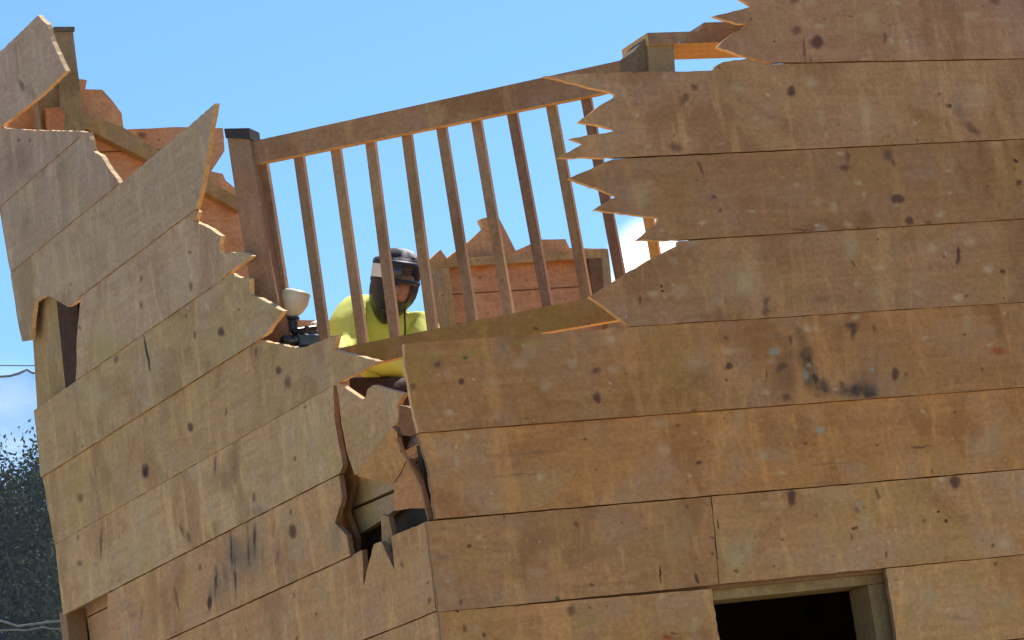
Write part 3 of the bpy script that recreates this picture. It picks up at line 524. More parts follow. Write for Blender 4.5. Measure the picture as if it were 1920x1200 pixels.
# board joints of the inside face, kept as thin dark gaps between lapped strips
spB = [(266, 252, 12, 7, 'k', 30), (900, 520, 3, 3, 'k'), (930, 585, 4, 4, 'P'), (950, 612, 4, 6, 'P')]
INN = wood('inside_orange_ply', (.44, .27, .165), 'u', 'xz', [*spots_for([(0, 0), (1920, 0), (1920, 1200), (0, 1200)], spB, lambda x, y: (U(x, y, NR, (0, WY, 0))[0], U(x, y, NR, (0, WY, 0))[2]))], seed=81, mottle=.35, splats=.5, grain=1.4)
back = mesh_obj('wall', bm, [INN, CUT], tower); back['label'] = 'orange inside face of the broken back wall with jagged top'
bm = bmesh.new()   # parapet frame on the back wall: cap rail, posts
def bb(q, y0, th): P = on_plane(q, NR, (0, y0, 0)); slab3(bm, P, (0, th, 0), 0, 0)
bb([(806, 487), (1140, 467), (1142, 482), (807, 503)], WY-.05, .05)
PCAP = wood('parapet_timber', (.35, .27, .155), 'u', 'xz', seed=82, splats=.4)
mesh_obj('cap_rail', bm, PCAP, tower)
for q, col in (([(807, 503), (831, 502), (849, 640), (822, 640)], (.27, .235, .155)), ([(831, 502), (842, 501), (860, 640), (849, 640)], (.33, .26, .15)), ([(1104, 484), (1128, 483), (1140, 600), (1118, 600)], (.15, .10, .06)), ([(1128, 483), (1142, 482), (1158, 640), (1141, 640)], (.28, .22, .14))):
    bm = bmesh.new(); bb(q, WY-.05+.002*random.random(), .045); mesh_obj('parapet_post', bm, wood('parapet_post_timber', col, 'v', 'xz', seed=random.random()*9+83), tower)
# inside strips: dark horizontal joints
JW = wood('joint_wood', (.16, .07, .04), 'u', 'xz', seed=88)
for z in (4.98-.145*1, 4.98-.145*2, 4.98-.145*3, 4.98-.145*4, 5.3, 5.6):
    x0, x1 = (2.1, 2.9) if z < 5 else (.3, .8)
    bm = bmesh.new(); slab3(bm, [(x0, WY-.003, z), (x1, WY-.003, z), (x1, WY-.003, z+.005), (x0, WY-.003, z+.005)], (0, .002, 0), 0, 0)
    mesh_obj('board_joint', bm, JW, back)
# far right side wall, floor, joists
bm = bmesh.new()
slab3(bm, [(WX, .04, 0), (WX, WY, 0), (WX, WY, 4.6), (WX, 2.4, 4.55), (WX, 2.2, 4.9), (WX, 1.2, 5.0), (WX, .9, 5.4), (WX, .04, 5.45)], (.04, 0, 0), 0, 1)
mesh_obj('wall', bm, [RAW, CUT], tower)
FLZ = 3.5
FLOORW = wood('deck_wood', (.26, .20, .14), 'u', 'xy', seed=90, splats=.8)
bm = bmesh.new()
for i in range(22):
    x0 = .145+i*.19
    if x0+.185 > WX: break
    slab3(bm, [(x0, .05, FLZ-.03), (x0+.184, .05, FLZ-.03), (x0+.184, WY-.10, FLZ-.03), (x0, WY-.10, FLZ-.03)], (0, 0, .03), 0, 0)
slab3(bm, [(.14, .045, FLZ-.045), (WX-.01, .045, FLZ-.045), (WX-.01, WY-.01, FLZ-.045), (.14, WY-.01, FLZ-.045)], (0, 0, .012), 0, 0)
mesh_obj('floor', bm, FLOORW, tower)
for i in range(9):
    bm = bmesh.new(); beam(bm, (.35+i*.47, .06, FLZ-.145), (.35+i*.47, WY-.02, FLZ-.145), .045, .19, bev=0)
    mesh_obj('joist', bm, GREYP, tower)
# window: opening in the front wall with its timber lining
win = bpy.data.objects.new('window', None); link(win); win.parent = tower; win.location = (wx0, 0, wz0)
bm = bmesh.new()
P0 = U(1334, 1103, NR, (0, 0, 0)); P1 = U(1660, 1066, NR, (0, 0, 0))
xl = P0[0]-.02; xr = P1[0]; zt = P1[2]
# header behind the boards
slab3(bm, [(xl-.05, .043, zt-.047), (xr+.06, .043, zt-.047), (xr+.06, .043, zt+.05), (xl-.05, .043, zt+.05)], (0, .14, 0), 0, 0)
mesh_obj('header', bm, FRM, win)
bm = bmesh.new(); slab3(bm, [(xr-.055, .05, wz0), (xr+.06, .05, wz0), (xr+.06, .05, zt-.048), (xr-.055, .05, zt-.048)], (0, .14, 0), 0, 0)
mesh_obj('jamb', bm, wood('jamb_timber', (.15, .135, .09), 'v', 'xz', seed=91), win)
bm = bmesh.new(); slab3(bm, [(xl-.05, .05, wz0), (xl+.012, .05, wz0), (xl+.012, .05, zt-.048), (xl-.05, .05, zt-.048)], (0, .14, 0), 0, 0)
mesh_obj('jamb', bm, FRM, win)
bm = bmesh.new(); slab3(bm, [(xl-.05, -.02, wz0-.04), (xr+.06, -.02, wz0-.04), (xr+.06, -.02, wz0), (xl-.05, -.02, wz0)], (0, .2, 0), 0, 0)
mesh_obj('sill', bm, FRM, win)
# ------------------------------------------------------------------ railing across the open corner
DA = math.radians(43); DD = np.array([math.cos(DA), -math.sin(DA), 0]); DN = np.array([-DD[1], DD[0], 0])   # DN points away from the camera
y0 = PL(447, 400)[0]; DP = np.array([.12, y0, 0])
def G(x, y, off=0): return U(x, y, DN, DP+DN*off)
rail = bpy.data.objects.new('railing', None); link(rail); rail.parent = tower; rail.location = (.7, .8, FLZ)
rail['label'] = 'wooden baluster railing running diagonally across the broken corner'
RW = wood('railing_timber', (.27, .165, .105), 'u', 'xz', seed=100, splats=.3, grain=1.3, warm=(1.62, 1.45, 1.14))
RD = wood('railing_upright_timber', (.26, .165, .11), 'v', 'xz', seed=101, splats=.3, warm=(1.62, 1.45, 1.14))
RB = wood('stained_rail_timber', (.27, .185, .08), 'u', 'xz', seed=102, splats=.3, tint=((.36, .28, .05), .55))
def dslab(name, q, off, th, mats, parent=rail, mi=0):
    bm = bmesh.new(); P = [G(x, y, off) for x, y in q]; slab3(bm, [tuple(p) for p in P], tuple(DN*th), 0, 1 if isinstance(mats, list) else 0)
    return mesh_obj(name, bm, mats, parent)
dslab('top_rail', [(468, 266), (1205, 104), (1207, 150), (1120, 176), (478, 307)], 0, .045, [RW, CUT])
dslab('bottom_rail', [(560, 668), (1170, 545), (1180, 596), (760, 668), (690, 684), (580, 708)], -.002, .045, [RB, CUT])
BAL = [((492.5, 300), (532, 549), (545, 640)), ((561, 292), (609, 630), None), ((630, 277), (680, 635), None), ((695, 262), (740, 620), None), ((763, 249), (811, 612), None), ((828, 236), (886, 598), None),
       ((893, 222), (954, 585), None), ((960, 207), (1027, 574), None), ((1032, 186), (1100, 556), None), ((1097, 172), (1167, 538), None), ((1172, 158), (1240, 540), None)]
for i, (a, b, c) in enumerate(BAL):
    A = Vector(G(*a, .06)); B = Vector(G(*b, .06)); d = (B-A).normalized(); A = A-d*.02; B = B+d*.08
    bm = bmesh.new(); yv = Vector(DN)
    beam(bm, A, B, .0375, .036, up=tuple(DN), bev=.003)
    col = [(.25, .165, .11), (.22, .145, .10), (.27, .18, .12), (.26, .175, .125)][i % 4]
    if i == 10: col = (.55, .28, .10)  # sunlight on the last baluster is put into its orange
    if i in (7, 9): col = (.19, .115, .085)
    mesh_obj('baluster', bm, wood('baluster_timber', col, 'v', 'xz', seed=103+i, splats=.3, warm=(1.62, 1.45, 1.14)), rail)
bm = bmesh.new(); P = [G(x, y, -.03) for x, y in ((426, 259), (467, 261), (492, 400), (520, 560), (540, 720), (488, 720), (474, 560), (447, 400))]
slab3(bm, [tuple(p) for p in P], tuple(DN*.095), 0, 0)
mesh_obj('newel_post', bm, wood('newel_timber', (.24, .145, .10), 'v', 'xz', seed=120, splats=.4, warm=(1.62, 1.45, 1.14)), rail)
bm = bmesh.new(); P = [G(x, y, -.035) for x, y in ((420, 241), (467, 240), (469, 260.5), (423, 258.5))]; slab3(bm, [tuple(p) for p in P], tuple(DN*.105), 0, 0)
mesh_obj('post_cap', bm, wood('dark_post_cap', (.035, .038, .05), 'u', 'xz', seed=121, splats=0), rail)
# post and box header behind the top of the front wall
hy = .2
bm = bmesh.new()
P = on_plane([(1213, 66), (1262, 66), (1275, 300), (1230, 300)], NR, (0, hy, 0)); slab3(bm, P, (0, .16, 0), 0, 0)
P = on_plane([(1197, 84), (1212, 66), (1232, 300), (1212, 300)], NR, (0, hy+.05, 0))
mesh_obj('post', bm, GREYP, tower)
a = U(1213, 65, NR, (0, hy, 0)); b = U(1253, 84, NR, (0, hy, 0))
bm = bmesh.new(); slab3(bm, [(a[0]-.06, hy+.012, b[2]-.38), (a[0]-.002, hy+.012, b[2]-.38), (a[0]-.002, hy+.012, a[2]-.01), (a[0]-.06, hy+.012, a[2]-.06)], (0, .12, 0), 0, 0)
mesh_obj('stud', bm, wood('side_stud_timber', (.13, .115, .095), 'v', 'xz', seed=95), tower)
bm = bmesh.new(); slab3(bm, [(a[0]-.004, hy-.012, b[2]), (a[0]+.62, hy-.012, b[2]), (a[0]+.62, hy-.012, a[2]+.004), (a[0]-.004, hy-.012, a[2]+.004)], (0, .22, 0), 0, 1)
mesh_obj('header_beam', bm, [wood('header_timber', (.20, .155, .12), 'u', 'xz', seed=122), wood('lit_header_soffit', (.44, .34, .20), 'u', 'xy', seed=123, mottle=.1, splats=0, specks=.1)], tower)  # paler edge slot paints in light bounced up under the header
a2 = U(1320, 42, NR, (0, hy+.05, 0)); b2 = U(1300, 60, NR, (0, hy+.05, 0))
bm = bmesh.new(); slab3(bm, [(a2[0]-.035, hy+.05, b2[2]-.008), (a2[0]+.5, hy+.05, b2[2]-.008), (a2[0]+.5, hy+.05, a2[2]), (a2[0], hy+.05, a2[2])], (0, .12, 0), 0, 0)
mesh_obj('header_beam', bm, wood('upper_header_timber', (.19, .15, .11), 'u', 'xz', seed=124), tower)

# ------------------------------------------------------------------ the player
EF = np.array([-.41, -.912, 0]); PB = np.array([.72, 1.65, 0])
def J(x, y, d=0): return Vector(U(x, y, EF, PB+EF*d))
def skin_mesh(name, verts, edges, radii, root, mats, parent, levels=2, smooth=True):
    me = bpy.data.meshes.new(name); me.from_pydata([tuple(v) for v in verts], edges, [])
    o = bpy.data.objects.new(name, me); link(o)
    md = o.modifiers.new('skin', 'SKIN')
    md.branch_smoothing = .5
    for i, r in enumerate(radii):
        r = r if isinstance(r, tuple) else (r, r)
        me.skin_vertices[0].data[i].radius = r
    me.skin_vertices[0].data[root].use_root = True
    sb = o.modifiers.new('sub', 'SUBSURF'); sb.levels = levels; sb.render_levels = levels
    dg = bpy.context.evaluated_depsgraph_get(); dg.update(); ev = o.evaluated_get(dg)
    nm = bpy.data.meshes.new_from_object(ev); nm.name = name
    bpy.data.objects.remove(o)
    bm = bmesh.new(); bm.from_mesh(nm)
    return bm
SHIRT = plain('lime_shirt_cloth', (.78, .86, .17), .85, nscale=9, namt=.10, bump=.8)
TROUS = plain('brown_trousers_cloth', (.065, .036, .03), .9, nscale=18, namt=.35, bump=.5)
SKIN = plain('skin', (.36, .20, .14), .6, nscale=30, namt=.1)
BLK = plain('black_mask_plastic', (.018, .021, .026), .38, nscale=30, namt=.3)
LENS = plain('dark_lens', (.012, .02, .035), .08, nscale=3, namt=.1, coat=1)
BAND = plain('camo_headwrap_cloth', (.27, .265, .27), .9, nscale=17, namt=.9, sharp=.08)
WHT = plain('painted_glare_white', (.85, .85, .85), .35, nscale=10, namt=.04)  # white tone painted in for lens glare and marker glint
pel = J(735, 812, -.30)
person = empty('person', (pel.x, pel.y, FLZ), 'person in lime yellow shirt, black goggle mask and grey headwrap kneeling behind the railing', 'person')
V = dict(pel=J(735, 812, -.30), wst=J(732, 745, -.26), cst=J(726, 660, -.18), utr=J(724, 605, -.14), nck=J(735, 585, -.08), hd0=J(738, 560, -.02), hd1=J(742, 520, 0), hd2=J(744, 492, -.01),
         rsh=J(660, 585, -.08), rel=J(640, 668, .10), rwr=J(612, 655, .33), rpl=J(603, 652, .37),
         lsh=J(792, 618, -.10), lel=J(775, 700, .08), lwr=J(640, 662, .42), lpl=J(622, 658, .46),
         rhp=J(690, 822, -.28), rkn=J(706, 726, .26), ran=J(715, 920, .10), rft=J(700, 945, .28),
         lhp=J(785, 822, -.28), lkn=J(800, 925, .02), lan=J(800, 935, -.36), lft=J(800, 950, -.50))
R_ = dict(pel=.15, wst=.13, cst=.14, utr=.09, nck=.055, hd0=.062, hd1=(.078, .088), hd2=(.075, .082), rsh=.06, rel=.042, rwr=.028, rpl=(.036, .02), lsh=.06, lel=.042, lwr=.028, lpl=(.036, .02),
          rhp=.09, rkn=.062, ran=.042, rft=.035, lhp=.09, lkn=.062, lan=.042, lft=.035)
names = list(V); idx = {n: i for i, n in enumerate(names)}
E_ = [('pel', 'wst'), ('wst', 'cst'), ('cst', 'utr'), ('utr', 'nck'), ('nck', 'hd0'), ('hd0', 'hd1'), ('hd1', 'hd2'), ('utr', 'rsh'), ('rsh', 'rel'), ('rel', 'rwr'), ('rwr', 'rpl'), ('utr', 'lsh'), ('lsh', 'lel'), ('lel', 'lwr'), ('lwr', 'lpl'),
      ('pel', 'rhp'), ('rhp', 'rkn'), ('rkn', 'ran'), ('ran', 'rft'), ('pel', 'lhp'), ('lhp', 'lkn'), ('lkn', 'lan'), ('lan', 'lft')]
verts = [V[n] for n in names]; radii = [R_[n] for n in names]; edges = [(idx[a], idx[b]) for a, b in E_]
for pl, sgn in (('rpl', 1), ('lpl', -1)):
    c = V[pl]; wr = V[pl[0]+'wr']; fwd = (c-wr).normalized(); sidev = fwd.cross(Vector((0, 0, 1))).normalized(); dn = -Vector((0, 0, 1))
    for k in range(4):
        base = c+fwd*.035+sidev*(k-1.5)*.02; L = (.036, .042, .039, .030)[k]
        p1 = base+fwd*L*.8+dn*.006; p2 = p1+dn*L*.7+fwd*.008; p3 = p2+dn*L*.4-fwd*L*.5
        s = len(verts); verts += [base, p1, p2, p3]; radii += [.0095, .009, .0085, .0075]; edges += [(idx[pl], s), (s, s+1), (s+1, s+2), (s+2, s+3)]
    t0 = c+sidev*.03*sgn; t1 = t0+sidev*.022*sgn+fwd*.025+dn*.01; t2 = t1+fwd*.028+dn*.008
    s = len(verts); verts += [t0, t1, t2]; radii += [.012, .0105, .009]; edges += [(idx[pl], s), (s, s+1), (s+1, s+2)]
bm = skin_mesh('b', verts, edges, radii, idx['pel'], None, None)
# face: the head turns to the camera; frame of the head
ux = Vector((.905, -.40, -.06)); hc = J(740, 536, 0)
roll = math.radians(7)
er = Vector(Q[0]); eu = Vector(-Q[1]); ez = Vector(-Q[2])
hx = er*math.cos(roll)+eu*math.sin(roll)*0+er*0
hx = (er*math.cos(roll)-eu*math.sin(-roll)*1).normalized() if False else (er*math.cos(roll)+eu*math.sin(-roll)).normalized()
hy_ = (eu*math.cos(roll)+er*math.sin(roll)).normalized()
hz = hx.cross(hy_)
PXM = 1/474.0
def H(x, y, z): return hc+hx*(x*PXM)+hy_*(y*PXM)+hz*(z*PXM)
mesh_obj('body', bm, SKIN, person, True)
# facial features the mask lets show: nose and cheek
def loft(bm, rings, seg=28, a0=-180, a1=180, mi=0, cap=True):
    """rings: (y, cx, rx, rz_front, rz_back, cz) in head pixels; angle 0 faces front"""
    prev = None; full = (a1-a0) >= 359.9; n = seg if full else seg+1; allr = []
    for (y, cx, rx, rf, rb, cz) in rings:
        r = []
        for k in range(n):
            a = math.radians(a0+(a1-a0)*k/seg); s, c = math.sin(a), math.cos(a)
            r.append(bm.verts.new(H(cx+rx*s, y, cz+(rf if c > 0 else rb)*c)))
        if prev:
            for k in range(seg if full else seg):
                k2 = (k+1) % n if full else k+1
                bm.faces.new((prev[k], prev[k2], r[k2], r[k])).material_index = mi
        prev = r; allr.append(r)
    if cap and full: bm.faces.new(allr[0]).material_index = mi; bm.faces.new(list(reversed(allr[-1]))).material_index = mi
    return allr
bm = bmesh.new()   # headwrap: skull cap
loft(bm, [(72, 4, 8, 8, 10, -4), (69, 3, 22, 20, 26, -4), (62, 2, 33, 32, 38, -4), (53, 1, 39, 39, 44, -4), (45, 0, 41.5, 42, 46, -4), (38, 0, 42, 43, 46, -4)])
loft(bm, [(52, 0, 42, 43, 47, -4), (50, 0, 44, 45, 49, -4), (44, 0, 44.5, 46, 49, -4), (42, 0, 43, 44, 48, -4)])
tube(bm, [H(36, 48, -30), H(44, 42, -44), H(42, 26, -52)], [.008, .012, .006], 6)
mesh_obj('headwrap', bm, BAND, person, True)
mask = bpy.data.objects.new('goggle_mask', None); link(mask); mask.parent = person; mask.location = (hc-person.location)
bm = bmesh.new()   # goggle frame, above and below the lens, and the jaw guard
loft(bm, [(46, 0, 42, 40, 30, -2), (48, 0, 46, 47, 30, -2), (40, 0, 47, 50, 30, -2), (37, 0, 46.5, 50, 30, -2)], a0=-105, a1=105)
loft(bm, [(14, 0, 46, 50, 30, -2), (12, 0, 47.5, 53, 30, -2), (7, 0, 47.5, 55, 30, -2), (4, 0, 46, 52, 30, -2)], a0=-110, a1=110)
# jaw guard with an opening on the image-right cheek
jr = [(4, 0, 46, 52, 30, -2), (-6, -1, 46, 56, 30, -2), (-18, -2, 44.5, 58, 30, -2), (-30, -4, 41, 58, 28, -2), (-42, -6, 34, 55, 24, -2), (-54, -8, 26, 50, 18, -2), (-64, -10, 17, 42, 10, -2), (-71, -11, 9, 32, 2, -2), (-74, -11, 3, 24, 2, -2)]
loft(bm, jr, seg=22, a0=-112, a1=12)
loft(bm, jr[3:], seg=18, a0=12, a1=112)
loft(bm, jr[:4], seg=10, a0=48, a1=112)
loft(bm, [(44, 0, 44, 20, 48, -4), (20, 0, 45.5, 20, 49, -4)], seg=16, a0=100, a1=260)
for yv in (-20, -28, -36, -44):     # vent slots as raised ribs
    tube(bm, [H(-34+(-yv-20)*.4, yv, 36), H(-20, yv-2, 52), H(-6, yv-3, 58)], .0035, 6)
mesh_obj('jaw_guard', bm, BLK, mask, True)
bm = bmesh.new()
loft(bm, [(37, 0, 46, 49, 30, -2), (30, 0, 46.5, 52, 30, -2), (20, 0, 46.5, 53, 30, -2), (13, 0, 46, 51, 30, -2)], seg=30, a0=-100, a1=100)
mesh_obj('lens', bm, LENS, mask, True)
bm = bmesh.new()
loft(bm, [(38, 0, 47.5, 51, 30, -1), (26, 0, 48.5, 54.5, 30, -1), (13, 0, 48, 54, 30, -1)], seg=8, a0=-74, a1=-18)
mesh_obj('lens_glare_patch', bm, WHT, mask, True)  # white patch added over the lens, painting in its glare
bm = bmesh.new()   # cheek, nose and mouth behind the opening
loft(bm, [(5, 0, 40, 42, 30, 0), (-6, 0, 40, 47, 30, 0), (-16, -1, 39, 49, 30, 0), (-26, -2, 37, 48, 28, 0), (-34, -4, 34, 45, 26, 0)], seg=24, a0=-100, a1=100)
tube(bm, [H(6, 2, 46), H(7, -8, 52), H(8, -15, 53)], [.008, .012, .014], 8)
mesh_obj('face', bm, SKIN, person, True)
bm = bmesh.new(); tube(bm, [H(26, -40, 44), H(27, -56, 46), H(30, -72, 44), H(32, -92, 40)], .0042, 6)
mesh_obj('chin_cord', bm, BLK, person, True)
# shirt: torso hunched forward with sleeves
sv = [J(733, 712, -.24), J(722, 655, -.16), J(715, 612, -.13), J(735, 590, -.10), J(668, 583, -.09), J(650, 618, -.02), J(640, 668, .10), J(784, 612, -.10), J(788, 655, -.02), J(775, 697, .07), J(705, 684, .24), J(648, 664, .40), J(615, 656, .32)]
sr = [(.15, .15), .165, .13, .062, .108, .088, .062, .082, .072, .056, .045, .034, .035]
se = [(0, 1), (1, 2), (2, 3), (2, 4), (4, 5), (5, 6), (2, 7), (7, 8), (8, 9), (9, 10), (10, 11), (6, 12)]
bm = skin_mesh('s', sv, se, sr, 0, None, None)
for v in bm.verts:     # cloth folds
    p = v.co*9; n = noise.noise(p)*.016+abs(noise.noise(Vector((p.x*2.0, p.y*2.0, p.z*.7))))*.022
    v.co += Vector(EF)*n+Vector((0, 0, 1))*n*.5
mesh_obj('shirt', bm, SHIRT, person, True)
tv = [V[n] for n in ('wst', 'pel', 'rhp', 'rkn', 'ran', 'lhp', 'lkn', 'lan')]+[J(766, 738, .22), J(660, 735, .24)]
bm = skin_mesh('t', tv, [(0, 1), (1, 2), (2, 3), (3, 4), (1, 5), (5, 6), (6, 7), (3, 8), (3, 9)], [.14, .165, .13, .115, .06, .105, .08, .06, .10, .08], 1, None, None)
mesh_obj('trousers', bm, TROUS, person, True)
for n, m2 in (('rft', 'ran'), ('lft', 'lan')):
    bm = bmesh.new(); a = V[n]; b = V[m2]; a = Vector((a.x, a.y, max(a.z, FLZ+.05))); b = Vector((b.x, b.y, max(b.z, FLZ+.06)))
    tube(bm, [b+Vector((0, 0, .07)), b, b+(a-b)*.5, a+Vector((0, 0, -.01)), a+(a-b)*.25], [.052, .056, .052, .046, .03], 12)
    mesh_obj('boot', bm, BLK, person, True)

# ------------------------------------------------------------------ the marker
GB = J(560, 632, .40)
gun = empty('paintball_marker', tuple(GB), 'black paintball marker with a milky white hopper, poking past the newel post', 'paintball gun')
GUN = plain('black_gun_metal', (.022, .026, .035), .35, nscale=40, namt=.3)
HOP = plain('milky_hopper_plastic', (.76, .66, .47), .35, nscale=8, namt=.10)
mz = J(533, 638, .56); rr = J(606, 640, .22); ax = (rr-mz).normalized()
bm = bmesh.new()
beam(bm, mz+ax*.10, rr+ax*.06, .042, .05, bev=.006); beam(bm, mz+ax*.13+Vector((0, 0, .033)), rr+Vector((0, 0, .033)), .026, .018, bev=.004)
beam(bm, mz+ax*.26+Vector((0, 0, -.02)), mz+ax*.27+Vector((0, 0, -.13)), .032, .04, up=(1, 0, 0), bev=.006)
beam(bm, mz+ax*.13+Vector((0, 0, -.02)), mz+ax*.13+Vector((0, 0, -.09)), .03, .034, up=(1, 0, 0), bev=.006)
tube(bm, [J(549, 622, .44), J(548, 603, .44), J(547, 598, .44)], [.021, .021, .025], 14)
mesh_obj('receiver', bm, GUN, gun)
bm = bmesh.new(); tube(bm, [mz, mz+ax*.012, mz+ax*.013, mz+ax*.14], [.019, .019, .015, .017], 16)
mesh_obj('barrel', bm, GUN, gun, True)
bm = bmesh.new(); tube(bm, [rr+ax*.02+Vector((0, 0, -.05)), rr+ax*.05+Vector((0, 0, -.06)), rr+ax*.20+Vector((0, 0, -.08)), rr+ax*.23+Vector((0, 0, -.083))], [.02, .038, .038, .02], 16)
mesh_obj('air_tank', bm, GUN, gun, True)
bm = bmesh.new()
hpts = [(J(545, 602, .44), .020), (J(544, 592, .44), .030), (J(547, 580, .44), .046), (J(550, 568, .44), .057), (J(551, 558, .44), .061), (J(552, 550, .44), .058), (J(553, 546, .44), .046), (J(553, 544.5, .44), .02)]
tube(bm, [p for p, r in hpts], [r for p, r in hpts], 24)
tube(bm, [J(527, 556, .47), J(531, 553, .47)], [.016, .012], 12)
tube(bm, [J(551.6, 554, .44), J(551.8, 551, .44)], [.0635, .0635], 24)
mesh_obj('hopper', bm, HOP, gun, True)
bm = bmesh.new(); tube(bm, [J(547, 600, .44), J(547, 595.5, .44)], [.029, .031], 16); mesh_obj('feed_neck', bm, GUN, gun, True)
bm = bmesh.new(); tube(bm, [J(575, 622, .50), J(575, 612, .50)], .009, 8); beam(bm, J(548, 622, .46), J(592, 616, .40), .03, .022, bev=.004); mesh_obj('top_rail', bm, GUN, gun)
bm = bmesh.new(); beam(bm, J(585, 608, .36), J(597, 603, .30), .02, .014, bev=.003)
mesh_obj('rear_glint', bm, WHT, gun)  # white bar added to paint a glint on the marker

# ------------------------------------------------------------------ surroundings
def grd():
    m = bpy.data.materials.new('dry_ground'); m.use_nodes = True; t = m.node_tree; bs = t.nodes['Principled BSDF']
    n = t.nodes.new('ShaderNodeTexNoise'); n.inputs['Scale'].default_value = .35; n.inputs['Detail'].default_value = 8
    tc_ = t.nodes.new('ShaderNodeTexCoord'); t.links.new(tc_.outputs['Object'], n.inputs['Vector'])
    r = t.nodes.new('ShaderNodeValToRGB'); r.color_ramp.elements[0].position = .35; r.color_ramp.elements[0].color = (.16, .15, .07, 1); r.color_ramp.elements[1].position = .52; r.color_ramp.elements[1].color = (.46, .35, .22, 1)
    t.links.new(n.outputs[0], r.inputs[0]); t.links.new(r.outputs[0], bs.inputs['Base Color']); bs.inputs['Roughness'].default_value = .95
    return m
bm = bmesh.new()
NG = 60; gv = []
for i in range(NG+1):
    for j in range(NG+1):
        f = lambda k: math.copysign(abs(k/NG*2-1)**2.2, k/NG*2-1)*900
        x, y = f(i), f(j); r = math.hypot(x-2, y-2)
        gv.append(bm.verts.new((x, y, -.02+(noise.noise(Vector((x*.05, y*.05, 0)))*.25 if r > 12 else 0))))
for i in range(NG):
    for j in range(NG): a = i*(NG+1)+j; bm.faces.new((gv[a], gv[a+NG+1], gv[a+NG+2], gv[a+1]))
tag(mesh_obj('ground', bm, grd()), kind='structure')
# trees
LEAF = plain('dark_leaf', (.095, .105, .052), .95, spec=.05, nscale=1.2, namt=.5)
TRK = plain('tree_bark', (.09, .07, .055), .9, nscale=12, namt=.4, bump=.5)
def tree(base, ht, rad, seed, label, nleaf=120000):
    rnd = random.Random(seed); rng = np.random.default_rng(seed); b = Vector(base)
    t = empty('tree', base, label, 'tree', 'dark trees beyond the safety net')
    bm = bmesh.new(); tube(bm, [b, b+Vector((.1, 0, ht*.3)), b+Vector((-.1, .1, ht*.6)), b+Vector((0, 0, ht*.93))], [ht*.03, ht*.022, ht*.013, .02], 10)
    cl = []
    nb = 70
    for k in range(nb):
        z = ht*(.12+.86*(k/nb)**.9); prof = min(1, 1.35*(1-z/ht)**.62+.06)*(.72+.5*rnd.random()); a = k*2.399+rnd.random()
        L = rad*prof; e = b+Vector((math.cos(a)*L, math.sin(a)*L, z+L*.28)); s = b+Vector((0, 0, z))
        tube(bm, [s, s.lerp(e, .5)+Vector((0, 0, .1)), e], [ht*.006, ht*.004, .012], 5)
        for q in range(7):
            f = .35+.7*rnd.random(); c = s.lerp(e, min(f, 1.05)); cl.append((c+Vector((rnd.gauss(0, .3), rnd.gauss(0, .3), rnd.gauss(0, .25))), .28+.34*rnd.random()))
    for q in range(16): cl.append((b+Vector((rnd.gauss(0, .25), rnd.gauss(0, .25), ht*(.86+.15*rnd.random()))), .22+.12*rnd.random()))
    mesh_obj('trunk', bm, TRK, t, True)
    C_ = np.array([list(c[0]) for c in cl]); S_ = np.array([c[1] for c in cl]); pick = rng.integers(0, len(cl), nleaf)
    cen = C_[pick]+rng.normal(0, 1, (nleaf, 3))*S_[pick][:, None]*.62
    u = rng.normal(0, 1, (nleaf, 3)); u[:, 2] += .8; u /= np.linalg.norm(u, axis=1)[:, None]; w = np.cross(u, rng.normal(0, 1, (nleaf, 3))); w /= np.linalg.norm(w, axis=1)[:, None]
    L = rng.uniform(.022, .05, (nleaf, 1)); Wd = L*.42
    vv = np.stack([cen-u*L, cen+w*Wd, cen+u*L, cen-w*Wd], 1).reshape(-1, 3)
    me = bpy.data.meshes.new('crown'); me.vertices.add(nleaf*4); me.vertices.foreach_set('co', (vv-np.array(base)).ravel())
    me.loops.add(nleaf*4); me.loops.foreach_set('vertex_index', np.arange(nleaf*4)); me.polygons.add(nleaf)
    me.polygons.foreach_set('loop_start', np.arange(nleaf)*4); me.polygons.foreach_set('loop_total', np.full(nleaf, 4)); me.update(); me.validate()
    me.materials.append(LEAF)
    o = link(bpy.data.objects.new('crown', me)); o.parent = t
def ground_at(x, y, Y): p = U(x, y, NR, (0, Y, 0)); return p
for (px, py, Y, rad, sd, lab) in ((12, 842, 34, 3.4, 1, 'tall dark feathery tree, leftmost beyond the net, its pointed top against the pale cloud'),
                                  (86, 925, 37, 3.0, 2, 'lower dark tree half hidden behind the far edge of the plywood tower')):
    p = ground_at(px, py, Y)
    tree((p[0], p[1], -.05), p[2]-.45, rad, sd, lab)
# undergrowth hedge filling between trunks
# safety net with its cables
NY = 20.0
NETM = bpy.data.materials.new('net_mesh'); NETM.use_nodes = True; t = NETM.node_tree; t.nodes.clear()
tc_ = t.nodes.new('ShaderNodeTexCoord'); mp_ = t.nodes.new('ShaderNodeMapping'); mp_.inputs['Rotation'].default_value = (0, math.radians(45), 0)
t.links.new(tc_.outputs['Object'], mp_.inputs[0]); s_ = t.nodes.new('ShaderNodeSeparateXYZ'); t.links.new(mp_.outputs[0], s_.inputs[0])
def tm(op, a, b=None):
    n = t.nodes.new('ShaderNodeMath'); n.operation = op
    for i, v in enumerate((a, b)):
        if v is None: continue
        if isinstance(v, (int, float)): n.inputs[i].default_value = v
        else: t.links.new(v, n.inputs[i])
    return n.outputs[0]
gx = tm('LESS_THAN', tm('PINGPONG', s_.outputs[0], .0025), .0004); gz = tm('LESS_THAN', tm('PINGPONG', s_.outputs[2], .0025), .0004)
al = tm('MAXIMUM', gx, gz)
df = t.nodes.new('ShaderNodeBsdfDiffuse'); df.inputs[0].default_value = (.10, .13, .17, 1); tr = t.nodes.new('ShaderNodeBsdfTransparent')
ms = t.nodes.new('ShaderNodeMixShader'); ou = t.nodes.new('ShaderNodeOutputMaterial')
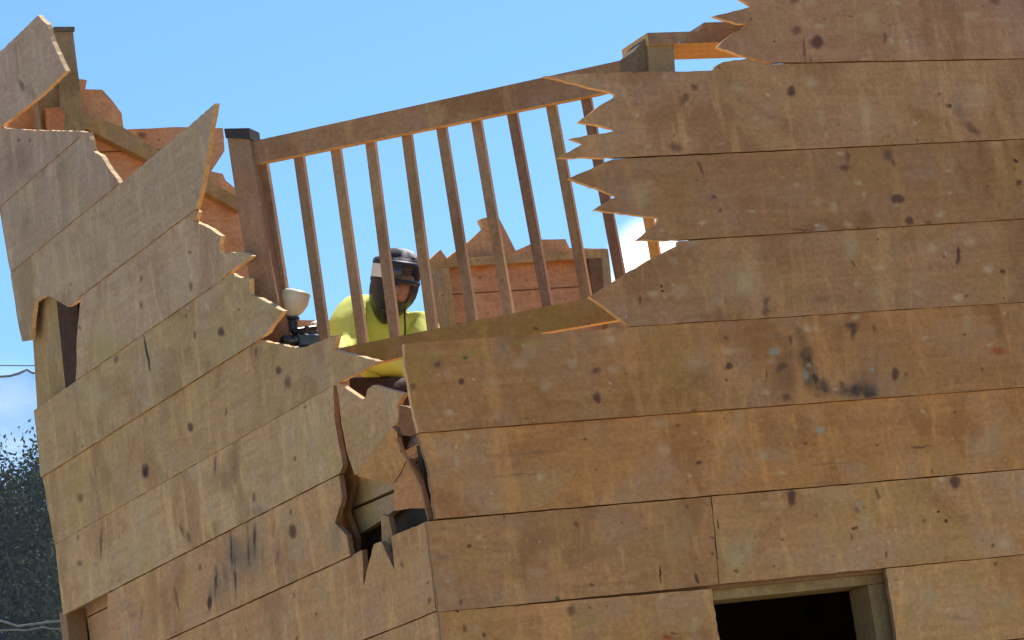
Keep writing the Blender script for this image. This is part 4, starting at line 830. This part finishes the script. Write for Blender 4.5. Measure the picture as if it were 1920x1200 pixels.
t.links.new(al, ms.inputs[0]); t.links.new(tr.outputs[0], ms.inputs[1]); t.links.new(df.outputs[0], ms.inputs[2]); t.links.new(ms.outputs[0], ou.inputs[0])
NP = lambda x, y: Vector(U(x, y, NR, (0, NY, 0)))
net = empty('safety_net', tuple(NP(30, 1000)), 'fine dark paintball safety net hung from a sagging cable beside the tower', 'safety net')
cab = [(-900, 560), (-600, 640), (-300, 690), (-120, 704), (0, 706), (18, 705), (36, 700), (50, 693), (60, 699), (80, 700), (220, 690), (500, 640)]
bm = bmesh.new(); top = [bm.verts.new(NP(x, y)) for x, y in cab]; bot = [bm.verts.new(Vector((v.co.x, NY+.05*math.sin(i), 0))) for i, v in enumerate(top)]
for i in range(len(top)-1): bm.faces.new((top[i], top[i+1], bot[i+1], bot[i]))
mesh_obj('netting', bm, NETM, net)
CAB = plain('grey_cable', (.13, .17, .22), .6, nscale=60, namt=.3)
bm = bmesh.new(); tube(bm, [NP(x, y) for x, y in cab], .012, 8); mesh_obj('cable', bm, CAB, net, True)
ROPE = plain('pale_grey_rope', (.16, .17, .17), .8, nscale=14, namt=.7)
bm = bmesh.new()
tube(bm, [NP(x, y)+Vector((0, -.05, 0)) for x, y in ((-500, 1150), (-100, 1165), (0, 1166), (12, 1170), (30, 1176), (60, 1172), (90, 1168), (120, 1166), (400, 1150))], .010, 8)
tube(bm, [NP(x, y)+Vector((0, -.07, 0)) for x, y in ((-500, 1160), (-100, 1180), (0, 1184), (20, 1183), (45, 1184), (75, 1178), (95, 1181), (120, 1181), (400, 1170))], .008, 8)
mesh_obj('bottom_rope', bm, ROPE, net, True)
bm = bmesh.new(); WP = lambda x, y: Vector(U(x, y, NR, (0, 24, 0)))
tube(bm, [WP(-900, 670), WP(-400, 680), WP(0, 685), WP(55, 685.5), WP(500, 680), WP(1000, 660)], .007, 6)
tag(mesh_obj('overhead_wire', bm, CAB, None, True), 'thin straight wire against the sky just above the net cable', 'wire')
# net posts far out of view hold the cables
for x, y in ((-900, 560), (500, 640)):
    p = NP(x, y); bm = bmesh.new(); tube(bm, [(p.x, p.y, 0), (p.x, p.y, p.z+.1)], [.09, .07], 10); mesh_obj('net_post', bm, TRK, net, True)
